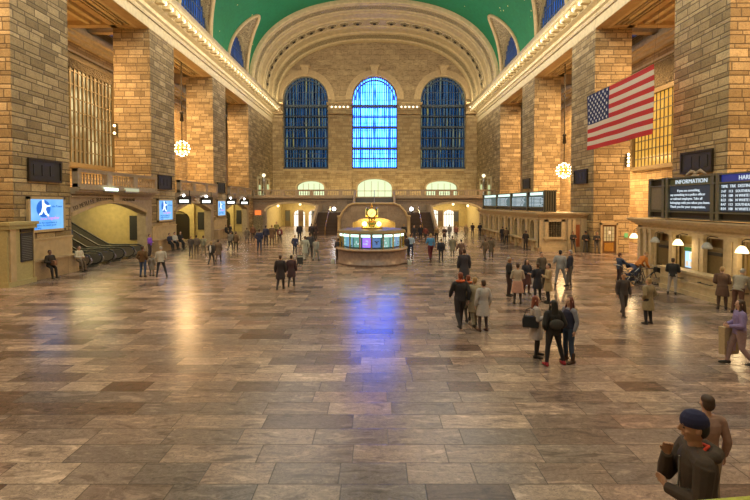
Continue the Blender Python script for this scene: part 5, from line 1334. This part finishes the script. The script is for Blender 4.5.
for i, (u,vf,vh,fc,lb,tc,bc,ps,ar,tp) in enumerate(L_):
    a = person(u,vf,vh,fc,lb,tc,bc,ps,ar,tp,hc=('brown','black','blond','brown')[i%4])
    if 'backpack' in lb: held(a,(0,.2,1.05),'backpack',MB().ball((0,0,.15),(.15,.09,.22)),cloth((.02,.02,.03)),'dark backpack on the navy jacketed person right of booth','bag')
    if 'white stripe' in lb: held(a,(0,.17,.98),'backpack',MB().ball((0,0,.2),(.06,.08,.26)),cloth((.6,.6,.58)),'narrow white bag on back of the black coated person','bag')
    if 'pale pack' in lb: held(a,(0,.17,.98),'backpack',MB().ball((0,0,.15),(.1,.08,.2)),cloth((.5,.48,.42)),'pale pack on back of person in dark red','bag')
# left side
a = person(39,278,250,70,'woman in dark jacket leaning on ledge below nearest blue screen',(.035,.025,.02),(.02,.018,.018),'perch','front','jacket','trousers','short','black',skin=2,pos=Vector((-17.5,24.5,0)),female=True)
b = held(a,(0,-.3,.78),'handbag',handbag(.34,.26,.14),cloth((.22,.11,.06)),'brown handbag held by the woman leaning on ledge','bag')
person(69.5,272,246,80,'person in cream jacket leaning on ledge end beside escalators',(.55,.50,.38),(.14,.10,.07),'perch','front','jacket',hc='brown',pos=Vector((-17.5,26.9,0)))
person(143,277,246,180,'man in brown jacket and blue jeans standing on left floor',(.10,.055,.02),(.04,.07,.15),'stand','pockets','jacket','jeans',hc='brown')
person(152,276,256.5,180,'small child in grey between two adults on left floor',(.26,.23,.19),(.25,.22,.18),'stand','down','coat','trousers',h=1.2,hc='blond')
person(161,277,247,200,'person in light grey coat stooping with legs apart on left floor',(.36,.34,.30),(.03,.028,.035),'wide','front','jacket','jeans',hc='grey',lean=14,h=1.75)
person(149,254,236,90,'person in bright purple jacket by second left pier ledge',(.24,.08,.60),(.06,.04,.05),'stand','front','jacket',hc='brown',pos=Vector((-17.45,35.2,0)),h=1.7)
for u,lb,tc,y in ((166,'person in dark navy jacket seated on ledge under second blue screen',(.025,.03,.06),38.6),(171.5,'person in white shirt seated on ledge between two dark dressed people',(.5,.48,.44),39.6),(176,'person in black jacket seated at right on second pier ledge',(.02,.02,.022),40.7)):
    person(u,252,233,75,lb,tc,(.02,.02,.022),'perch','front','jacket',hc='black',pos=Vector((-17.45,y,0)),h=1.72)
for u,y,lb in ((222,53.2,'dark dressed person seated under third blue screen, left'),(225.5,54.6,'dark dressed person seated under third blue screen, right')):
    person(u,246,231,75,lb,(.03,.025,.025),(.025,.02,.02),'perch','front','jacket',hc='black',pos=Vector((-17.45,y,0)),h=1.72)
p = G(300,264.5); e = empty('suitcase', p, .2, 'upright black suitcase with pale top standing before pale walkers', 'suitcase')
MB().box(-.2,.2,-.13,.13,.05,.62).build('shell', cloth((.03,.03,.035)), e); MB().box(-.18,.18,-.14,.14,.5,.6).build('pale_label', cloth((.35,.36,.3)), e)
m = MB(); m.tube([(-.12,.1,.6),(-.12,.1,.95),(.12,.1,.95),(.12,.1,.6)],.015,6); m.build('handle', M['steel'], e)
for sx in (-1,1): MB().tube([(sx*.15,-.03,.04),(sx*.15,.03,.04)],.04,8).build('wheel', M['rubber'], e)
for u,vf,lb in ((333,263.5,'pale shoulder bag resting on floor left of booth'),(409.5,264.5,'pale bags on floor right of the booth')):
    p = G(u,vf); e = empty('bag', p, 0, lb, 'bag'); handbag(.4,.3,.25).build('bag_body', cloth((.42,.44,.40)), e); add_strap(e,.3,.4,.2,cloth((.3,.3,.28)))
# ghosted woman who stood in front of the stair and the capped man
person(707,0,0,170,'woman with brown hair in dusty pink top standing just beyond capped man',(.33,.20,.15),(.30,.23,.16),'stand','down','shirt','trousers','short','brown',female=True,vox=.010,pos=Vector((P(707,405,5.85).x,5.85,0)),h=1.63)
hy = 3.55; hp = P(697,436,hy); hz = 5*.165
cache_v = .0065
a = person(0,0,0,-108,'man in navy knitted cap and dark hooded jacket, hand at chin, lower right corner',(.055,.035,.022),(.05,.04,.035),'stand','think','hoodie','jeans','short','black',skin=1,vox=.0065,hat='beanie',hatc=(.018,.018,.06),pos=Vector((hp.x+.03,hy,hz)),h=1.64,turn=0,lean=4)
mm = MB().tube([(-.05,-.07,1.44),(-.07,.0,1.475),(0,.055,1.485),(.07,0,1.475),(.05,-.07,1.44),(0,-.095,1.41),(-.05,-.07,1.44)],.014,8); mm.build('red_collar', cloth((.6,.05,.02)), a, True)
MB().tube([(0.02,-.155,1.38),(.02,-.158,1.2),(.01,-.16,1.0)],.006,6).build('zipper', M['steel'], a)

# ---------------------------------------------------------------- pushchair and bicycle
p = G(630,284); t = empty('pushchair', p, R(8), 'dark navy pushchair with large wheels beside the bicycle', 'pushchair')
fab = cloth((.03,.04,.09)); fab2 = cloth((.06,.08,.16))
MB().prism([(-.3,.45),(.1,.38),(.45,.72),(.4,.8),(.05,.52),(-.3,.55)],[],lambda p,q,d:(p,d,q),-.2,.2).build('seat', fab, t)
rows = [[(-.02+.36*cos(a)*cos(b_)+.0,.24*sin(b_),.78+.3*sin(a)*cos(b_)) for b_ in [(-.5+k/8)*pi*.98 for k in range(9)]] for a in [pi*(.05+j*.6/6) for j in range(7)]]
MB().grid(rows).build('canopy', fab2, t, True)
m = MB()
for s in (-.24,.24): m.tube([(-.75,s,1.0),(-.5,s,.85),(.45,s,.15)],.018,6); m.tube([(-.45,s,.15),(-.1,s,.5),(.3,s,.85)],.018,6)
m.tube([(-.75,-.24,1.0),(-.75,.24,1.0)],.025,6); m.build('frame', M['steel'], t)
for x_ in (-.45,.45):
    for s in (-.27,.27):
        w = MB()
        w.tube([(x_+.15*cos(2*pi*k/18),s,.15+.15*sin(2*pi*k/18)) for k in range(19)],.02,6); w.build('wheel', M['rubber'], t, True)
MB().ball((.0,0,.25),(.28,.18,.12)).build('basket', fab, t, True)
p = Vector((13.95,22.6,0)); t = empty('bicycle', p, R(3), 'black bicycle parked beside near ticket counter', 'bicycle')
def cyc(*pts, r=.018): return MB().tube(list(pts), r, 8)
for x_ in (-.52,.52):
    w = MB().tube([(x_+.33*cos(2*pi*k/28),0,.35+.33*sin(2*pi*k/28)) for k in range(29)],.022,8).build('wheel', M['rubber'], t, True); wh_ = w
    w = MB()
    for k in range(12): w.tube([(x_,0,.35),(x_+.32*cos(2*pi*k/12),0,.35+.32*sin(2*pi*k/12))],.004,4)
    w.tube([(x_,-.04,.35),(x_,.04,.35)],.03,8); w.build('spokes', M['steel'], wh_)
m = MB()
BB, ST, HT, HB = (-.08,0,.30),(-.22,0,.82),(.34,0,.85),(.38,0,.72)
for q in ((BB,ST),(BB,HB),(ST,HT),(HT,HB),(BB,(-.52,0,.35)),((-.2,0,.75),(-.52,0,.35)),(HB,(.52,0,.35))): m.tube(list(q),.02,8)
m.build('frame', plain('bike_frame', (.06,.06,.07), .3, .5), t)
MB().tube([(-.36,0,.92),(-.2,0,.93),(-.08,0,.92)],[(.07,.03),(.05,.025),(.02,.02)],8,(0,1,0)).build('saddle', M['rubber'], t, True)
MB().tube([(-.22,0,.82),(-.24,0,.92)],.014,6).build('seat_post', M['steel'], t)
MB().tube([(.30,-.26,1.0),(.42,-.2,1.0),(.36,-.04,.98),(.34,0,.85),(.36,.04,.98),(.42,.2,1.0),(.30,.26,1.0)],.014,6).build('handlebar', M['steel'], t)
m = MB(); m.tube([(-.08,-.06,.30),(-.08,-.03,.30)],.09,12); m.tube([(-.08,-.07,.3),(.03,-.09,.2)],.012,6); m.tube([(-.08,.07,.3),(-.19,.09,.4)],.012,6); m.build('crankset', M['steel'], t)
m = MB().box(.44,.78,-.14,.14,.68,.92); m.build('front_basket', M['rubber'], t)

# ---------------------------------------------------------------- light and camera
def area(name, loc, size, sy, e, col, rot=(0,0,0)):
    l = bpy.data.lights.new(name, 'AREA'); l.shape = 'RECTANGLE'; l.size = size; l.size_y = sy; l.energy = e; l.color = col
    o = bpy.data.objects.new(name, l); C.objects.link(o); o.location = loc; o.rotation_euler = rot; return o
for sd in (-1, 1):
    # the row of cornice lamps lights the vault
    area('cornice_lamps', (sd*16.5, 42, 21.7), .6, 76, 1050, (1,.84,.55), (0, R(180-sd*12), 0))
    # and washes the frieze below it
    area('frieze_lamps', (sd*16.3, 42, 20.6), .25, 76, 800, (1,.84,.58), (0, R(-sd*55), 0))
    for k, (y0, y1) in enumerate(((13.2,23.1),(27.4,37.3),(41.7,51.5),(55.8,65.7))):
        area('corridor_lamp', (sd*22.5, (y0+y1)/2-1.5, 17.6), 2.0, 5, 1500, (1,.62,.29))
        if sd > 0: area('corridor_low_lamp', (sd*24, (y0+y1)/2, 9), 2, 5, 600, (1,.62,.29))
for k, (y0, y1) in enumerate(((27.4,37.3),(41.7,51.5),(55.8,65.7))):
    area('recess_lamp', (-21.5, (y0+y1)/2+1.5, 4.6), 3, 5, 230, (1,.82,.38))
area('end_cornice_lamps', (0, 78.5, 21.9), 34, .4, 300, (1,.82,.5), (R(160),0,0))
area('end_wall_lamps', (0, 77, 5.9), 34, .5, 450, (1,.78,.4), (R(125),0,0))
# soft fill lights added high in the hall, with no fixture
for x, y, en, ra in ((-9,3,3300,3),(9,3,3300,3),(-10,20,2300,5),(10,20,2300,5),(-8,42,1600,6.5),(8,42,1600,6.5),(-9,60,1300,6.5),(9,60,1300,6.5)):
    l = bpy.data.lights.new('hall_fill', 'POINT'); l.energy = en; l.color = (1,.91,.82); l.shadow_soft_size = ra
    o = bpy.data.objects.new('hall_fill', l); C.objects.link(o); o.location = (x, y, 24)
w = bpy.data.worlds.new('dusk_sky'); bpy.context.scene.world = w; w.use_nodes = True; nt = w.node_tree
bg = nt.nodes['Background']; bg.inputs[0].default_value = (.25,.45,1,1); bg.inputs[1].default_value = 6
cam = bpy.data.cameras.new('camera'); co = bpy.data.objects.new('camera', cam); C.objects.link(co)
co.location = (CX, 0, CZ); co.rotation_euler = (R(90)-PITCH, 0, 0)
cam.sensor_width = 36; cam.lens = 36*F/750; cam.clip_start = .1; cam.clip_end = 400
cam.shift_x = -(HU-375)/750; cam.shift_y = -(250-PV)/750
sc = bpy.context.scene; sc.camera = co
sc.view_settings.view_transform = 'Standard'; sc.view_settings.look = 'None'; sc.view_settings.gamma = 1; sc.view_settings.use_curve_mapping = False
sc.view_settings.exposure = 0.36
